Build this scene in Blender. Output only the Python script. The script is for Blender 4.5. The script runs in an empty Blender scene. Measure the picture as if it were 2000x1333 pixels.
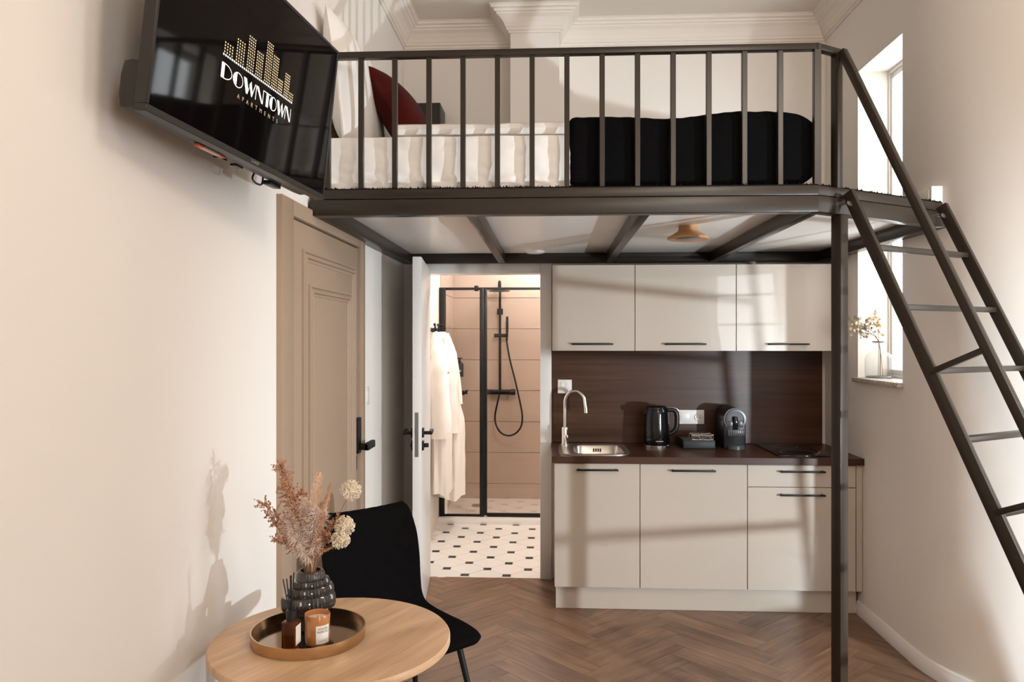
import bpy, bmesh, math, random
from mathutils import Vector, Matrix, noise
R = math.radians
random.seed(7)
scene = bpy.context.scene
COL = scene.collection

# ------------------------------------------------------------------ camera, world, lights, exposure
YAW = math.atan(78 / 1500.0)
cam_d = bpy.data.cameras.new('camera')
cam = bpy.data.objects.new('camera', cam_d)
COL.objects.link(cam)
cam.location = (0, 0, 1.54)
cam.rotation_euler = (math.pi / 2, 0, YAW)
cam_d.sensor_width = 36
cam_d.lens = 27.0
cam_d.shift_y = -3.5 / 2000
cam_d.clip_start = 0.05
scene.camera = cam

world = bpy.data.worlds.new('sky')
scene.world = world
world.use_nodes = True
wn = world.node_tree
bg = wn.nodes['Background']
bg.inputs[0].default_value = (0.95, 0.98, 1.0, 1)
bg.inputs[1].default_value = 7.8

def light(name, kind, loc, energy, color, **kw):
    d = bpy.data.lights.new(name, kind)
    d.energy = energy
    d.color = color
    for k, v in kw.items():
        setattr(d, k, v)
    o = bpy.data.objects.new(name, d)
    o.location = loc
    COL.objects.link(o)
    return o

def aim(o, target):
    v = Vector(target) - o.location
    o.rotation_euler = v.to_track_quat('-Z', 'Y').to_euler()

WARM = (1.0, 0.89, 0.77)
# bright floor spot standing in the room right of the camera, throwing the ladder's shadow on the kitchen
spot = light('spot_lamp', 'SPOT', (2.63, 1.10, 1.00), 430, (0.80, 0.92, 1.0), spot_size=R(88), spot_blend=0.75, shadow_soft_size=0.030)
aim(spot, (-0.05, 4.6, 0.80))
# ceiling lamps of the room (out of frame)
light('ceiling_lamp_light', 'POINT', (1.5, 0.7, 3.0), 62, WARM, shadow_soft_size=0.30)
light('ceiling_lamp_rear_light', 'POINT', (1.4, -1.4, 3.0), 62, WARM, shadow_soft_size=0.30)
# bathroom ceiling lamps
light('bathroom_lamp_light', 'POINT', (-0.10, 5.60, 2.42), 54, (1.0, 0.965, 0.925), shadow_soft_size=0.12)
light('shower_lamp_light', 'POINT', (-0.2, 6.85, 2.42), 15, (1.0, 0.95, 0.90), shadow_soft_size=0.10)

def portal(name, loc, target, w, h):
    o = light(name, 'AREA', loc, 1.0, (1, 1, 1), shape='RECTANGLE', size=w, size_y=h)
    o.data.cycles.is_portal = True
    aim(o, target)
portal('window_portal_right', (4.42, 1.65, 1.85), (0, 1.65, 1.85), 1.0, 2.6)
portal('window_portal_rear', (2.95, -2.62, 1.88), (2.95, 0, 1.88), 1.0, 2.4)
portal('window_portal_alcove', (1.96, 4.143, 2.18), (0, 4.143, 2.18), 0.5, 1.7)

vs = scene.view_settings
vs.view_transform = 'Standard'
vs.look = 'None'
vs.gamma = 1
vs.use_curve_mapping = False
vs.exposure = 0.08
scene.cycles.use_denoising = True
scene.cycles.max_bounces = 10
scene.cycles.diffuse_bounces = 5
scene.cycles.transparent_max_bounces = 12
scene.cycles.sample_clamp_indirect = 6
scene.cycles.caustics_reflective = False
scene.cycles.caustics_refractive = False

# ------------------------------------------------------------------ materials
def new_mat(name):
    m = bpy.data.materials.new(name)
    m.use_nodes = True
    return m, m.node_tree.nodes, m.node_tree.links, m.node_tree.nodes['Principled BSDF']

def mat(name, color, rough=0.5, metal=0.0, coat=0.0, spec=0.5, bump=0.0, bscale=60, var=0.0, vscale=3.0, emit=None, estr=0, sheen=0.0, stretch=(1, 1, 1), trans=0.0, ior=1.45, coat_r=0.03):
    m, N, L, b = new_mat(name)
    b.inputs['Base Color'].default_value = (*color, 1)
    b.inputs['Roughness'].default_value = rough
    b.inputs['Metallic'].default_value = metal
    b.inputs['Specular IOR Level'].default_value = spec
    b.inputs['IOR'].default_value = ior
    b.inputs['Coat Weight'].default_value = coat
    b.inputs['Coat Roughness'].default_value = coat_r
    if sheen:
        b.inputs['Sheen Weight'].default_value = sheen
        b.inputs['Sheen Roughness'].default_value = 0.4
        b.inputs['Sheen Tint'].default_value = (0.3, 0.3, 0.3, 1)
    if trans:
        b.inputs['Transmission Weight'].default_value = trans
    if emit:
        b.inputs['Emission Color'].default_value = (*emit, 1)
        b.inputs['Emission Strength'].default_value = estr
    tc = N.new('ShaderNodeTexCoord')
    mp = N.new('ShaderNodeMapping')
    mp.inputs['Scale'].default_value = stretch
    L.new(tc.outputs['Object'], mp.inputs[0])
    if var:
        n = N.new('ShaderNodeTexNoise')
        n.inputs['Scale'].default_value = vscale
        n.inputs['Detail'].default_value = 4
        L.new(mp.outputs[0], n.inputs['Vector'])
        r = N.new('ShaderNodeValToRGB')
        r.color_ramp.elements[0].position = 0.3
        r.color_ramp.elements[1].position = 0.7
        r.color_ramp.elements[0].color = (*[c * (1 - var) for c in color], 1)
        r.color_ramp.elements[1].color = (*[min(1, c * (1 + var)) for c in color], 1)
        L.new(n.outputs[0], r.inputs[0])
        L.new(r.outputs[0], b.inputs['Base Color'])
    if bump:
        n = N.new('ShaderNodeTexNoise')
        n.inputs['Scale'].default_value = bscale
        n.inputs['Detail'].default_value = 3
        L.new(mp.outputs[0], n.inputs['Vector'])
        bp = N.new('ShaderNodeBump')
        bp.inputs['Strength'].default_value = bump
        bp.inputs['Distance'].default_value = 0.01
        L.new(n.outputs[0], bp.inputs['Height'])
        L.new(bp.outputs[0], b.inputs['Normal'])
    return m

def wood(name, dark, light_, rough=0.45, grain=(1.5, 22, 22), scale=1.0, rnd=0.0, bump=0.08, knots=0.0, coat=0.0, spec=0.5):
    """grain runs along object X"""
    m, N, L, b = new_mat(name)
    b.inputs['Roughness'].default_value = rough
    b.inputs['Coat Weight'].default_value = coat
    b.inputs['Specular IOR Level'].default_value = spec
    tc = N.new('ShaderNodeTexCoord')
    mp = N.new('ShaderNodeMapping')
    mp.inputs['Scale'].default_value = [g * scale for g in grain]
    oi = N.new('ShaderNodeObjectInfo')
    mul = N.new('ShaderNodeMath')
    mul.operation = 'MULTIPLY'
    mul.inputs[1].default_value = 37.0
    L.new(oi.outputs['Random'], mul.inputs[0])
    cmb = N.new('ShaderNodeCombineXYZ')
    for i in range(3):
        L.new(mul.outputs[0], cmb.inputs[i])
    L.new(cmb.outputs[0], mp.inputs['Location'])
    L.new(tc.outputs['Object'], mp.inputs['Vector'])
    n1 = N.new('ShaderNodeTexNoise')
    n1.inputs['Scale'].default_value = 1.0
    n1.inputs['Detail'].default_value = 8
    n1.inputs['Roughness'].default_value = 0.62
    n1.inputs['Distortion'].default_value = 0.5
    L.new(mp.outputs[0], n1.inputs['Vector'])
    mp2 = N.new('ShaderNodeMapping')
    mp2.inputs['Scale'].default_value = [g * scale * k for g, k in zip(grain, (0.8, 0.22, 0.22))]
    L.new(cmb.outputs[0], mp2.inputs['Location'])
    L.new(tc.outputs['Object'], mp2.inputs['Vector'])
    n2 = N.new('ShaderNodeTexNoise')
    n2.inputs['Scale'].default_value = 1.0
    n2.inputs['Detail'].default_value = 3
    n2.inputs['Distortion'].default_value = knots
    L.new(mp2.outputs[0], n2.inputs['Vector'])
    mx = N.new('ShaderNodeMath')
    mx.operation = 'MULTIPLY_ADD'
    mx.inputs[1].default_value = 0.55
    L.new(n1.outputs[0], mx.inputs[0])
    m2 = N.new('ShaderNodeMath')
    m2.operation = 'MULTIPLY'
    m2.inputs[1].default_value = 0.45
    L.new(n2.outputs[0], m2.inputs[0])
    L.new(m2.outputs[0], mx.inputs[2])
    ramp = N.new('ShaderNodeValToRGB')
    ramp.color_ramp.elements[0].position = 0.36
    ramp.color_ramp.elements[1].position = 0.66
    ramp.color_ramp.elements[0].color = (*dark, 1)
    ramp.color_ramp.elements[1].color = (*light_, 1)
    L.new(mx.outputs[0], ramp.inputs[0])
    last = ramp.outputs[0]
    if rnd:
        hs = N.new('ShaderNodeHueSaturation')
        mr = N.new('ShaderNodeMapRange')
        mr.inputs['To Min'].default_value = 1 - rnd
        mr.inputs['To Max'].default_value = 1 + rnd
        L.new(oi.outputs['Random'], mr.inputs['Value'])
        L.new(mr.outputs[0], hs.inputs['Value'])
        L.new(last, hs.inputs['Color'])
        last = hs.outputs[0]
    L.new(last, b.inputs['Base Color'])
    bp = N.new('ShaderNodeBump')
    bp.inputs['Strength'].default_value = bump
    bp.inputs['Distance'].default_value = 0.004
    L.new(n1.outputs[0], bp.inputs['Height'])
    L.new(bp.outputs[0], b.inputs['Normal'])
    return m

def glass(name, tint, density=0.0, refl=0.06, rough=0.0):
    """thin clear pane: mostly see-through with a fresnel reflection"""
    m = bpy.data.materials.new(name)
    m.use_nodes = True
    N, L = m.node_tree.nodes, m.node_tree.links
    N.clear()
    out = N.new('ShaderNodeOutputMaterial')
    tr = N.new('ShaderNodeBsdfTransparent')
    tr.inputs[0].default_value = (*tint, 1)
    gl = N.new('ShaderNodeBsdfGlossy')
    gl.inputs['Roughness'].default_value = rough
    fr = N.new('ShaderNodeFresnel')
    fr.inputs[0].default_value = 1.45
    mx = N.new('ShaderNodeMixShader')
    geo = N.new('ShaderNodeNewGeometry')
    inv = N.new('ShaderNodeMath')
    inv.operation = 'SUBTRACT'
    inv.inputs[0].default_value = 1.0
    L.new(geo.outputs['Backfacing'], inv.inputs[1])
    mu = N.new('ShaderNodeMath')
    mu.operation = 'MULTIPLY'
    L.new(inv.outputs[0], mu.inputs[0])
    L.new(fr.outputs[0], mu.inputs[1])
    L.new(mu.outputs[0], mx.inputs[0])
    L.new(tr.outputs[0], mx.inputs[1])
    L.new(gl.outputs[0], mx.inputs[2])
    L.new(mx.outputs[0], out.inputs[0])
    return m

M = {}
M['wall'] = mat('wall_paint', (0.80, 0.75, 0.70), 0.85, bump=0.04, bscale=90, spec=0.25)
M['ceil'] = mat('ceiling_paint', (0.78, 0.71, 0.64), 0.9, spec=0.2)
M['cornice'] = mat('plaster', (0.82, 0.75, 0.68), 0.8, spec=0.25)
M['trimwhite'] = mat('white_lacquer', (0.76, 0.73, 0.70), 0.28)
M['cabinet'] = mat('cashmere_gloss', (0.495, 0.425, 0.362), 0.22, coat=0.5, coat_r=0.02)
M['carcass'] = mat('cabinet_carcass', (0.52, 0.46, 0.41), 0.5)
M['gap'] = mat('dark_gap', (0.02, 0.016, 0.013), 0.8)
M['walnut'] = wood('dark_walnut', (0.036, 0.0135, 0.0062), (0.088, 0.034, 0.0155), 0.36, (1.2, 30, 42), 1.0, spec=0.28)
M['oakfloor'] = wood('brown_oak_plank', (0.110, 0.056, 0.031), (0.275, 0.155, 0.088), 0.42, (2.6, 26, 26), 1.0, rnd=0.14, bump=0.10, knots=1.2)
M['oaktable'] = wood('light_oak', (0.42, 0.25, 0.135), (0.74, 0.50, 0.30), 0.38, (1.8, 26, 26), 1.0, bump=0.04, knots=1.5)
M['bronze'] = mat('bronze_painted_steel', (0.026, 0.018, 0.012), 0.32, spec=0.38)
M['black'] = mat('black_plastic', (0.008, 0.008, 0.009), 0.35)
M['blackgloss'] = mat('black_gloss', (0.004, 0.004, 0.005), 0.08)
M['blackmetal'] = mat('matt_black_metal', (0.007, 0.006, 0.006), 0.45, spec=0.3)
M['velvet'] = mat('black_velvet', (0.0035, 0.003, 0.003), 0.9, spec=0.05)
M['throw'] = mat('black_plush', (0.0035, 0.0034, 0.0036), 0.95, spec=0.05, bump=0.3, bscale=160)
M['carpet'] = mat('black_carpet', (0.008, 0.007, 0.006), 0.95, spec=0.1, bump=0.8, bscale=260)
M['linen'] = mat('white_linen', (0.83, 0.79, 0.75), 0.8, spec=0.2, bump=0.06, bscale=40)
M['redvelvet'] = mat('red_velvet', (0.060, 0.004, 0.003), 0.75, spec=0.15, sheen=0.03, var=0.35, vscale=9)
M['door'] = mat('tan_door_lacquer', (0.345, 0.245, 0.172), 0.5, spec=0.35)
M['panelwhite'] = mat('white_laminate', (0.84, 0.80, 0.76), 0.35, coat=0.15)
M['chrome'] = mat('chrome', (0.80, 0.78, 0.75), 0.10, metal=1)
M['steel'] = mat('brushed_steel', (0.62, 0.57, 0.52), 0.30, metal=1)
M['brass'] = mat('brushed_brass', (0.60, 0.42, 0.25), 0.24, metal=1, bump=0.05, bscale=200, stretch=(1, 1, 8))
M['brassdark'] = mat('tray_mirror_brass', (0.34, 0.245, 0.17), 0.12, metal=1)
M['white'] = mat('white_plastic', (0.80, 0.77, 0.73), 0.35)
M['robe'] = mat('white_terry', (0.86, 0.81, 0.77), 0.95, spec=0.1, bump=0.25, bscale=180)
M['tilewall'] = mat('beige_wall_tile', (0.53, 0.42, 0.355), 0.25, var=0.05, vscale=2)
M['tilewhite'] = mat('white_floor_tile', (0.86, 0.83, 0.80), 0.3)
M['tileblack'] = mat('black_floor_tile', (0.035, 0.030, 0.028), 0.35)
M['grout'] = mat('pale_grout', (0.68, 0.63, 0.58), 0.8)
M['groutwall'] = mat('wall_grout', (0.42, 0.31, 0.25), 0.8)
M['bathwall'] = mat('bathroom_paint', (0.80, 0.735, 0.67), 0.7)
M['screenglass'] = mat('tv_screen', (0.004, 0.003, 0.003), 0.05, spec=0.20)
M['tvgrey'] = mat('tv_dark_plastic', (0.022, 0.018, 0.015), 0.38)
M['logo_white'] = mat('screen_white', (0.8, 0.8, 0.75), 0.5, emit=(0.9, 0.89, 0.83), estr=0.85)
M['logo_gold'] = mat('screen_gold', (0.6, 0.45, 0.25), 0.5, emit=(0.74, 0.57, 0.36), estr=0.75)
M['logo_dim'] = mat('screen_dim_gold', (0.4, 0.3, 0.2), 0.5, emit=(0.45, 0.34, 0.24), estr=0.6)
M['pane'] = glass('window_glass', (0.97, 0.98, 0.98))
M['showerglass'] = glass('shower_glass', (0.93, 0.91, 0.89))
M['clearglass'] = glass('bottle_glass', (0.93, 0.94, 0.94))
M['amber'] = mat('amber_glass', (0.30, 0.085, 0.018), 0.06, trans=0.85, ior=1.3)
M['amberlit'] = mat('amber_candle_glass', (0.42, 0.17, 0.06), 0.08, coat=0.5)
M['smoke'] = mat('smoked_glass', (0.055, 0.045, 0.040), 0.07, trans=0.45, ior=1.4, coat=0.6)
M['wax'] = mat('cream_wax', (0.80, 0.66, 0.50), 0.5)
M['paper'] = mat('paper_label', (0.82, 0.75, 0.68), 0.7)
M['ink'] = mat('dark_ink', (0.05, 0.045, 0.045), 0.7)
M['greyink'] = mat('grey_thread', (0.28, 0.25, 0.23), 0.8)
M['granite'] = mat('speckled_granite', (0.48, 0.42, 0.37), 0.3, var=0.55, vscale=90)
M['pampas'] = mat('pampas', (0.80, 0.66, 0.58), 0.9, spec=0.1)
M['pinkspray'] = mat('dusty_pink_spray', (0.50, 0.25, 0.15), 0.8, spec=0.1, var=0.3, vscale=40)
M['fern'] = mat('apricot_fern', (0.70, 0.42, 0.25), 0.8, spec=0.1)
M['globe'] = mat('cream_globe', (0.90, 0.80, 0.66), 0.85, spec=0.1)
M['stem'] = mat('dry_stem', (0.24, 0.14, 0.075), 0.8)
M['leafgrey'] = mat('dry_leaf', (0.40, 0.35, 0.27), 0.7)
M['leafcream'] = mat('cream_leaf', (0.74, 0.60, 0.40), 0.7)
M['lampwood'] = wood('turned_beech', (0.44, 0.22, 0.09), (0.66, 0.38, 0.18), 0.5, (2, 14, 14), 1.0)
M['greyplastic'] = mat('grey_plastic', (0.16, 0.155, 0.15), 0.35)
M['machinegrey'] = mat('machine_grey', (0.060, 0.060, 0.060), 0.3)
M['lockmetal'] = mat('dull_lock_steel', (0.22, 0.21, 0.20), 0.4, metal=0.6)
M['organizer'] = mat('charcoal_box', (0.020, 0.023, 0.026), 0.5)
M['pinklabel'] = mat('pale_pink_label', (0.75, 0.55, 0.50), 0.5)
M['redlabel'] = mat('red_label', (0.75, 0.16, 0.08), 0.5)
M['nightbox'] = mat('dark_brown_box', (0.016, 0.011, 0.009), 0.4)

# ------------------------------------------------------------------ mesh helpers
class B:
    def __init__(s):
        s.bm = bmesh.new()
    def merge(s, other, mx=None):
        me = bpy.data.meshes.new('tmp')
        other.to_mesh(me)
        other.free()
        if mx is not None:
            me.transform(mx)
        s.bm.from_mesh(me)
        bpy.data.meshes.remove(me)
        return s
    def box(s, x0, x1, y0, y1, z0, z1, bev=0.0, seg=2, mx=None):
        b = bmesh.new()
        bmesh.ops.create_cube(b, size=1)
        for v in b.verts:
            v.co = Vector(((x0 + x1) / 2 + v.co.x * (x1 - x0), (y0 + y1) / 2 + v.co.y * (y1 - y0), (z0 + z1) / 2 + v.co.z * (z1 - z0)))
        if bev:
            bmesh.ops.bevel(b, geom=list(b.edges), offset=bev, segments=seg, affect='EDGES', profile=0.5)
        return s.merge(b, mx)
    def bar(s, p0, p1, w, d, side, bev=0.0):
        """rectangular bar from p0 to p1; w along 'side', d along the other normal"""
        p0, p1 = Vector(p0), Vector(p1)
        a = (p1 - p0)
        ln = a.length
        a.normalize()
        sd = Vector(side)
        sd = (sd - a * sd.dot(a)).normalized()
        o = a.cross(sd)
        mx = Matrix((( a.x, sd.x, o.x, (p0.x + p1.x) / 2), (a.y, sd.y, o.y, (p0.y + p1.y) / 2), (a.z, sd.z, o.z, (p0.z + p1.z) / 2), (0, 0, 0, 1)))
        return s.box(-ln / 2, ln / 2, -w / 2, w / 2, -d / 2, d / 2, bev, 2, mx)
    def tube(s, pts, r, n=8, caps=True, closed=False):
        pts = [Vector(p) for p in pts]
        rs = r if isinstance(r, (list, tuple)) else [r] * len(pts)
        b = s.bm
        rings = []
        prev = None
        N = len(pts)
        for i, p in enumerate(pts):
            if closed:
                t = pts[(i + 1) % N] - pts[i - 1]
            else:
                t = pts[min(i + 1, N - 1)] - pts[max(i - 1, 0)]
            t.normalize()
            if prev is None:
                ref = Vector((0, 0, 1)) if abs(t.z) < 0.9 else Vector((1, 0, 0))
                u = t.cross(ref).normalized()
            else:
                u = (prev - t * prev.dot(t)).normalized()
            prev = u
            w = t.cross(u)
            rings.append([b.verts.new(p + (u * math.cos(2 * math.pi * k / n) + w * math.sin(2 * math.pi * k / n)) * rs[i]) for k in range(n)])
        m = N if closed else N - 1
        for i in range(m):
            a_, c_ = rings[i], rings[(i + 1) % N]
            for k in range(n):
                b.faces.new((a_[k], a_[(k + 1) % n], c_[(k + 1) % n], c_[k]))
        if caps and not closed:
            b.faces.new(rings[0][::-1])
            b.faces.new(rings[-1])
        return s
    def lathe(s, prof, c=(0, 0, 0), n=32, flute=0.0, nfl=0, offs=None, mx=None):
        b = bmesh.new()
        rings = []
        for i, (r, z) in enumerate(prof):
            ox, oy = offs[i] if offs else (0, 0)
            if r < 1e-6:
                rings.append([b.verts.new((c[0] + ox, c[1] + oy, c[2] + z))])
            else:
                ring = []
                for k in range(n):
                    a = 2 * math.pi * k / n
                    rr = r * (1 + flute * math.cos(nfl * a)) if nfl else r
                    ring.append(b.verts.new((c[0] + ox + rr * math.cos(a), c[1] + oy + rr * math.sin(a), c[2] + z)))
                rings.append(ring)
        for i in range(len(rings) - 1):
            p, q = rings[i], rings[i + 1]
            for k in range(n):
                k2 = (k + 1) % n
                if len(p) == 1 and len(q) == 1:
                    continue
                if len(p) == 1:
                    b.faces.new((p[0], q[k2], q[k]))
                elif len(q) == 1:
                    b.faces.new((p[k], p[k2], q[0]))
                else:
                    b.faces.new((p[k], p[k2], q[k2], q[k]))
        return s.merge(b, mx)
    def prism(s, poly, z0, z1, mx=None):
        b = bmesh.new()
        lo = [b.verts.new((x, y, z0)) for x, y in poly]
        hi = [b.verts.new((x, y, z1)) for x, y in poly]
        n = len(poly)
        b.faces.new(lo[::-1])
        b.faces.new(hi)
        for i in range(n):
            j = (i + 1) % n
            b.faces.new((lo[i], lo[j], hi[j], hi[i]))
        bmesh.ops.recalc_face_normals(b, faces=list(b.faces))
        return s.merge(b, mx)
    def rbox(s, x0, x1, y0, y1, z0, z1, r, n=12, nz=None, disp=None, mx=None):
        """rounded, evenly subdivided box (cloth-like bodies); disp(co, normal)->offset"""
        b = bmesh.new()
        nx = max(2, int((x1 - x0) / n))
        ny = max(2, int((y1 - y0) / n))
        nzz = max(2, int((z1 - z0) / n))
        def face(f, na, nb):
            g = [[b.verts.new(f(i / na, j / nb)) for j in range(nb + 1)] for i in range(na + 1)]
            for i in range(na):
                for j in range(nb):
                    b.faces.new((g[i][j], g[i + 1][j], g[i + 1][j + 1], g[i][j + 1]))
        X = lambda u: x0 + (x1 - x0) * u
        Y = lambda u: y0 + (y1 - y0) * u
        Z = lambda u: z0 + (z1 - z0) * u
        face(lambda u, v: (X(u), Y(v), z1), nx, ny)
        face(lambda u, v: (X(1 - u), Y(v), z0), nx, ny)
        face(lambda u, v: (X(u), y0, Z(v)), nx, nzz)
        face(lambda u, v: (X(1 - u), y1, Z(v)), nx, nzz)
        face(lambda u, v: (x0, Y(1 - u), Z(v)), ny, nzz)
        face(lambda u, v: (x1, Y(u), Z(v)), ny, nzz)
        bmesh.ops.remove_doubles(b, verts=list(b.verts), dist=1e-5)
        for v in b.verts:
            q = Vector((min(max(v.co.x, x0 + r), x1 - r), min(max(v.co.y, y0 + r), y1 - r), min(max(v.co.z, z0 + r), z1 - r)))
            d = v.co - q
            nn = d.normalized() if d.length > 1e-9 else Vector((0, 0, 1))
            mlen = r
            # keep flat faces flat
            if sum(abs(c) > 1e-9 for c in d) == 1:
                mlen = d.length
            p = q + nn * mlen
            if disp:
                p += disp(p, nn)
            v.co = p
        return s.merge(b, mx)
    def cushion(s, w, h, t, mx, n=20, pw=2.2):
        b = bmesh.new()
        top = []
        for sgn in (1, -1):
            g = []
            for i in range(n + 1):
                row = []
                for j in range(n + 1):
                    u, v = 2 * i / n - 1, 2 * j / n - 1
                    th = max(0, (1 - abs(u) ** pw)) ** 0.55 * max(0, (1 - abs(v) ** pw)) ** 0.55
                    pin = 1 - 0.07 * (1 - abs(v) ** 2) * abs(u) ** 4
                    pin2 = 1 - 0.07 * (1 - abs(u) ** 2) * abs(v) ** 4
                    row.append(b.verts.new((u * w / 2 * pin, v * h / 2 * pin2, sgn * t / 2 * th)))
                g.append(row)
            for i in range(n):
                for j in range(n):
                    f = (g[i][j], g[i + 1][j], g[i + 1][j + 1], g[i][j + 1])
                    b.faces.new(f if sgn > 0 else f[::-1])
        bmesh.ops.remove_doubles(b, verts=list(b.verts), dist=1e-5)
        return s.merge(b, mx)
    def sphere(s, c, r, sc=(1, 1, 1), n=10):
        b = bmesh.new()
        bmesh.ops.create_uvsphere(b, u_segments=n, v_segments=max(4, n // 2 + 1), radius=r)
        return s.merge(b, Matrix.Translation(c) @ Matrix.Diagonal((*sc, 1)))
    def poly(s, pts):
        s.bm.faces.new([s.bm.verts.new(p) for p in pts])
        return s
    def mesh(s, name, mx=None, smooth=True, recalc=False):
        if recalc:
            bmesh.ops.recalc_face_normals(s.bm, faces=list(s.bm.faces))
        me = bpy.data.meshes.new(name)
        s.bm.to_mesh(me)
        s.bm.free()
        if mx is not None:
            me.transform(mx)
        if smooth and len(me.polygons):
            me.polygons.foreach_set('use_smooth', [True] * len(me.polygons))
            me.set_sharp_from_angle(angle=R(38))
        return me

ROOTMX = {}
def link(o):
    COL.objects.link(o)
    return o

def tag(o, label=None, cat=None, group=None, kind=None):
    if label: o['label'] = label
    if cat: o['category'] = cat
    if group: o['group'] = group
    if kind: o['kind'] = kind
    return o

def thing(name, label, cat, loc=(0, 0, 0), group=None, mx=None, kind=None):
    o = link(bpy.data.objects.new(name, None))
    o.empty_display_size = 0.05
    m = mx if mx is not None else Matrix.Translation(loc)
    o.matrix_world = m
    ROOTMX[o.name] = m.copy()
    return tag(o, label, cat, group, kind)

def rootmx(o):
    if o.name in ROOTMX:
        return ROOTMX[o.name]
    return ROOTMX[o.parent.name] if o.parent else Matrix.Identity(4)

def part(name, b, m, parent=None, local=False, smooth=True, recalc=False, label=None, kind=None):
    """mesh in world coordinates (or the thing's own when local) made a child of parent"""
    mx = None
    if parent is not None and not local:
        mx = rootmx(parent).inverted()
    me = b.mesh(name, mx, smooth, recalc)
    me.materials.append(m)
    o = link(bpy.data.objects.new(name, me))
    if parent is not None:
        o.parent = parent
        ROOTMX[o.name] = rootmx(parent)
    if label: o['label'] = label
    if kind: o['kind'] = kind
    return o

def solo(name, b, m, label, cat, group=None, kind=None, recalc=False):
    me = b.mesh(name, None, True, recalc)
    me.materials.append(m)
    o = link(bpy.data.objects.new(name, me))
    ROOTMX[o.name] = Matrix.Identity(4)
    return tag(o, label, cat, group, kind)

def struct(name, b, m, label=None, smooth=False, recalc=False):
    me = b.mesh(name, None, smooth, recalc)
    me.materials.append(m)
    o = link(bpy.data.objects.new(name, me))
    ROOTMX[o.name] = Matrix.Identity(4)
    return tag(o, label, None, None, 'structure')

def piece(name, me, parent, loc=(0, 0, 0), rz=0.0):
    o = link(bpy.data.objects.new(name, me))
    o.parent = parent
    o.location = loc
    o.rotation_euler = (0, 0, rz)
    return o

def text_mesh(string, size, extrude=0.0005, spacing=1.0, align='LEFT'):
    cu = bpy.data.curves.new('lettering', 'FONT')
    cu.body = string
    cu.size = size
    cu.extrude = extrude
    cu.space_character = spacing
    cu.align_x = align
    cu.resolution_u = 3
    ob = bpy.data.objects.new('lettering', cu)
    COL.objects.link(ob)
    me = bpy.data.meshes.new_from_object(ob)
    COL.objects.unlink(ob)
    bpy.data.objects.remove(ob)
    return me

def text(b, string, size, mx, extrude=0.0005, spacing=1.0, align='LEFT'):
    me = text_mesh(string, size, extrude, spacing, align)
    me.transform(mx)
    b.bm.from_mesh(me)
    bpy.data.meshes.remove(me)
    return b

# ------------------------------------------------------------------ ROOM SHELL
XL, XR, YB, ZC = -0.96, 1.72, 4.94, 3.56
RC, YC = 0.80, 3.75          # the right wall rounds off into the wider room
b = B()
b.box(XL - 0.3, 4.7, -2.9, 3.2, -0.12, -0.004)
b.box(XL - 0.3, 1.97, 3.2, 5.1, -0.12, -0.004)
floor = struct('floor', b, mat('subfloor', (0.10, 0.062, 0.042), 0.6), 'brown oak herringbone floor')

# herringbone planks, each one a part of the floor
PL, PW = 0.61, 0.122
pb = B()
pb.box(0, PL, 0, PW, -0.004, 0.0, 0.0012, 1)
for v in pb.bm.verts:      # tiny joint all round
    v.co.x = min(max(v.co.x, 0.0008), PL - 0.0008)
    v.co.y = min(max(v.co.y, 0.0008), PW - 0.0008)
plank_me = pb.mesh('plank', None, False)
plank_me.materials.append(M['oakfloor'])
def inner_x(y):
    """x of the right wall's face at depth y"""
    if y >= YC: return XR
    if y <= YC - RC: return XR + RC
    return XR + RC - math.sqrt(RC * RC - (YC - y) ** 2)
nplank = 0
S2 = math.sqrt(0.5)
for m_ in range(-6, 8):
    for k in range(-40, 60):
        for hv in (0, 1):
            if hv == 0:
                x, y, rz = k * PW + m_ * 2 * PL, k * PW, 0.0
                cx, cy = x + PL / 2, y + PW / 2
            else:
                x, y, rz = k * PW + PL + PW + m_ * 2 * PL, k * PW + PW - PL, math.pi / 2
                cx, cy = x - PW / 2, y + PL / 2
            wx, wy = (cx - cy) * S2 + 0.232, (cx + cy) * S2
            lx, ly = (x - y) * S2 + 0.232, (x + y) * S2
            if not (1.55 < wy < 5.3 and -1.3 < wx < 2.4):
                continue
            rot = rz + math.pi / 4
            ext = PL / 2 * S2 + PW / 2 * S2
            mx = Matrix.Translation((lx, ly, 0)) @ Matrix.Rotation(rot, 4, 'Z')
            inside = wx - ext > XL and wx + ext < (1.72 if wy > 2.6 else 3) and wy + ext < YB
            if inside:
                piece('plank', plank_me, floor, (lx, ly, 0), rot)
                nplank += 1
                continue
            bm = bmesh.new()
            bm.from_mesh(plank_me)
            im = mx.inverted()
            cuts = [((XL, 0, 0), (-1, 0, 0)), ((0, YB + 0.005, 0), (0, 1, 0))]
            if wy > 3.0:
                yy = min(wy, YB)
                if yy >= YC - 0.1:
                    cuts.append(((XR, 0, 0), (1, 0, 0)))
                else:
                    a = math.asin(min(1, (YC - yy) / RC))
                    pt = (XR + RC - RC * math.cos(a), YC - RC * math.sin(a), 0)
                    cuts.append((pt, (math.cos(a), math.sin(a), 0)))
            for p, n in cuts:
                pl = im @ Vector(p)
                nl = im.to_3x3() @ Vector(n)
                r_ = bmesh.ops.bisect_plane(bm, geom=list(bm.verts) + list(bm.edges) + list(bm.faces), plane_co=pl, plane_no=nl, clear_outer=True)
                ed = [e for e in bm.edges if e.is_boundary]
                if ed:
                    try: bmesh.ops.edgeloop_fill(bm, edges=ed)
                    except Exception: pass
            if len(bm.faces) < 4 or sum(f.calc_area() for f in bm.faces) < 0.002:
                bm.free()
                continue
            me = bpy.data.meshes.new('plank')
            bm.to_mesh(me)
            bm.free()
            me.materials.append(M['oakfloor'])
            piece('plank', me, floor, (lx, ly, 0), rot)
            nplank += 1
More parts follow.
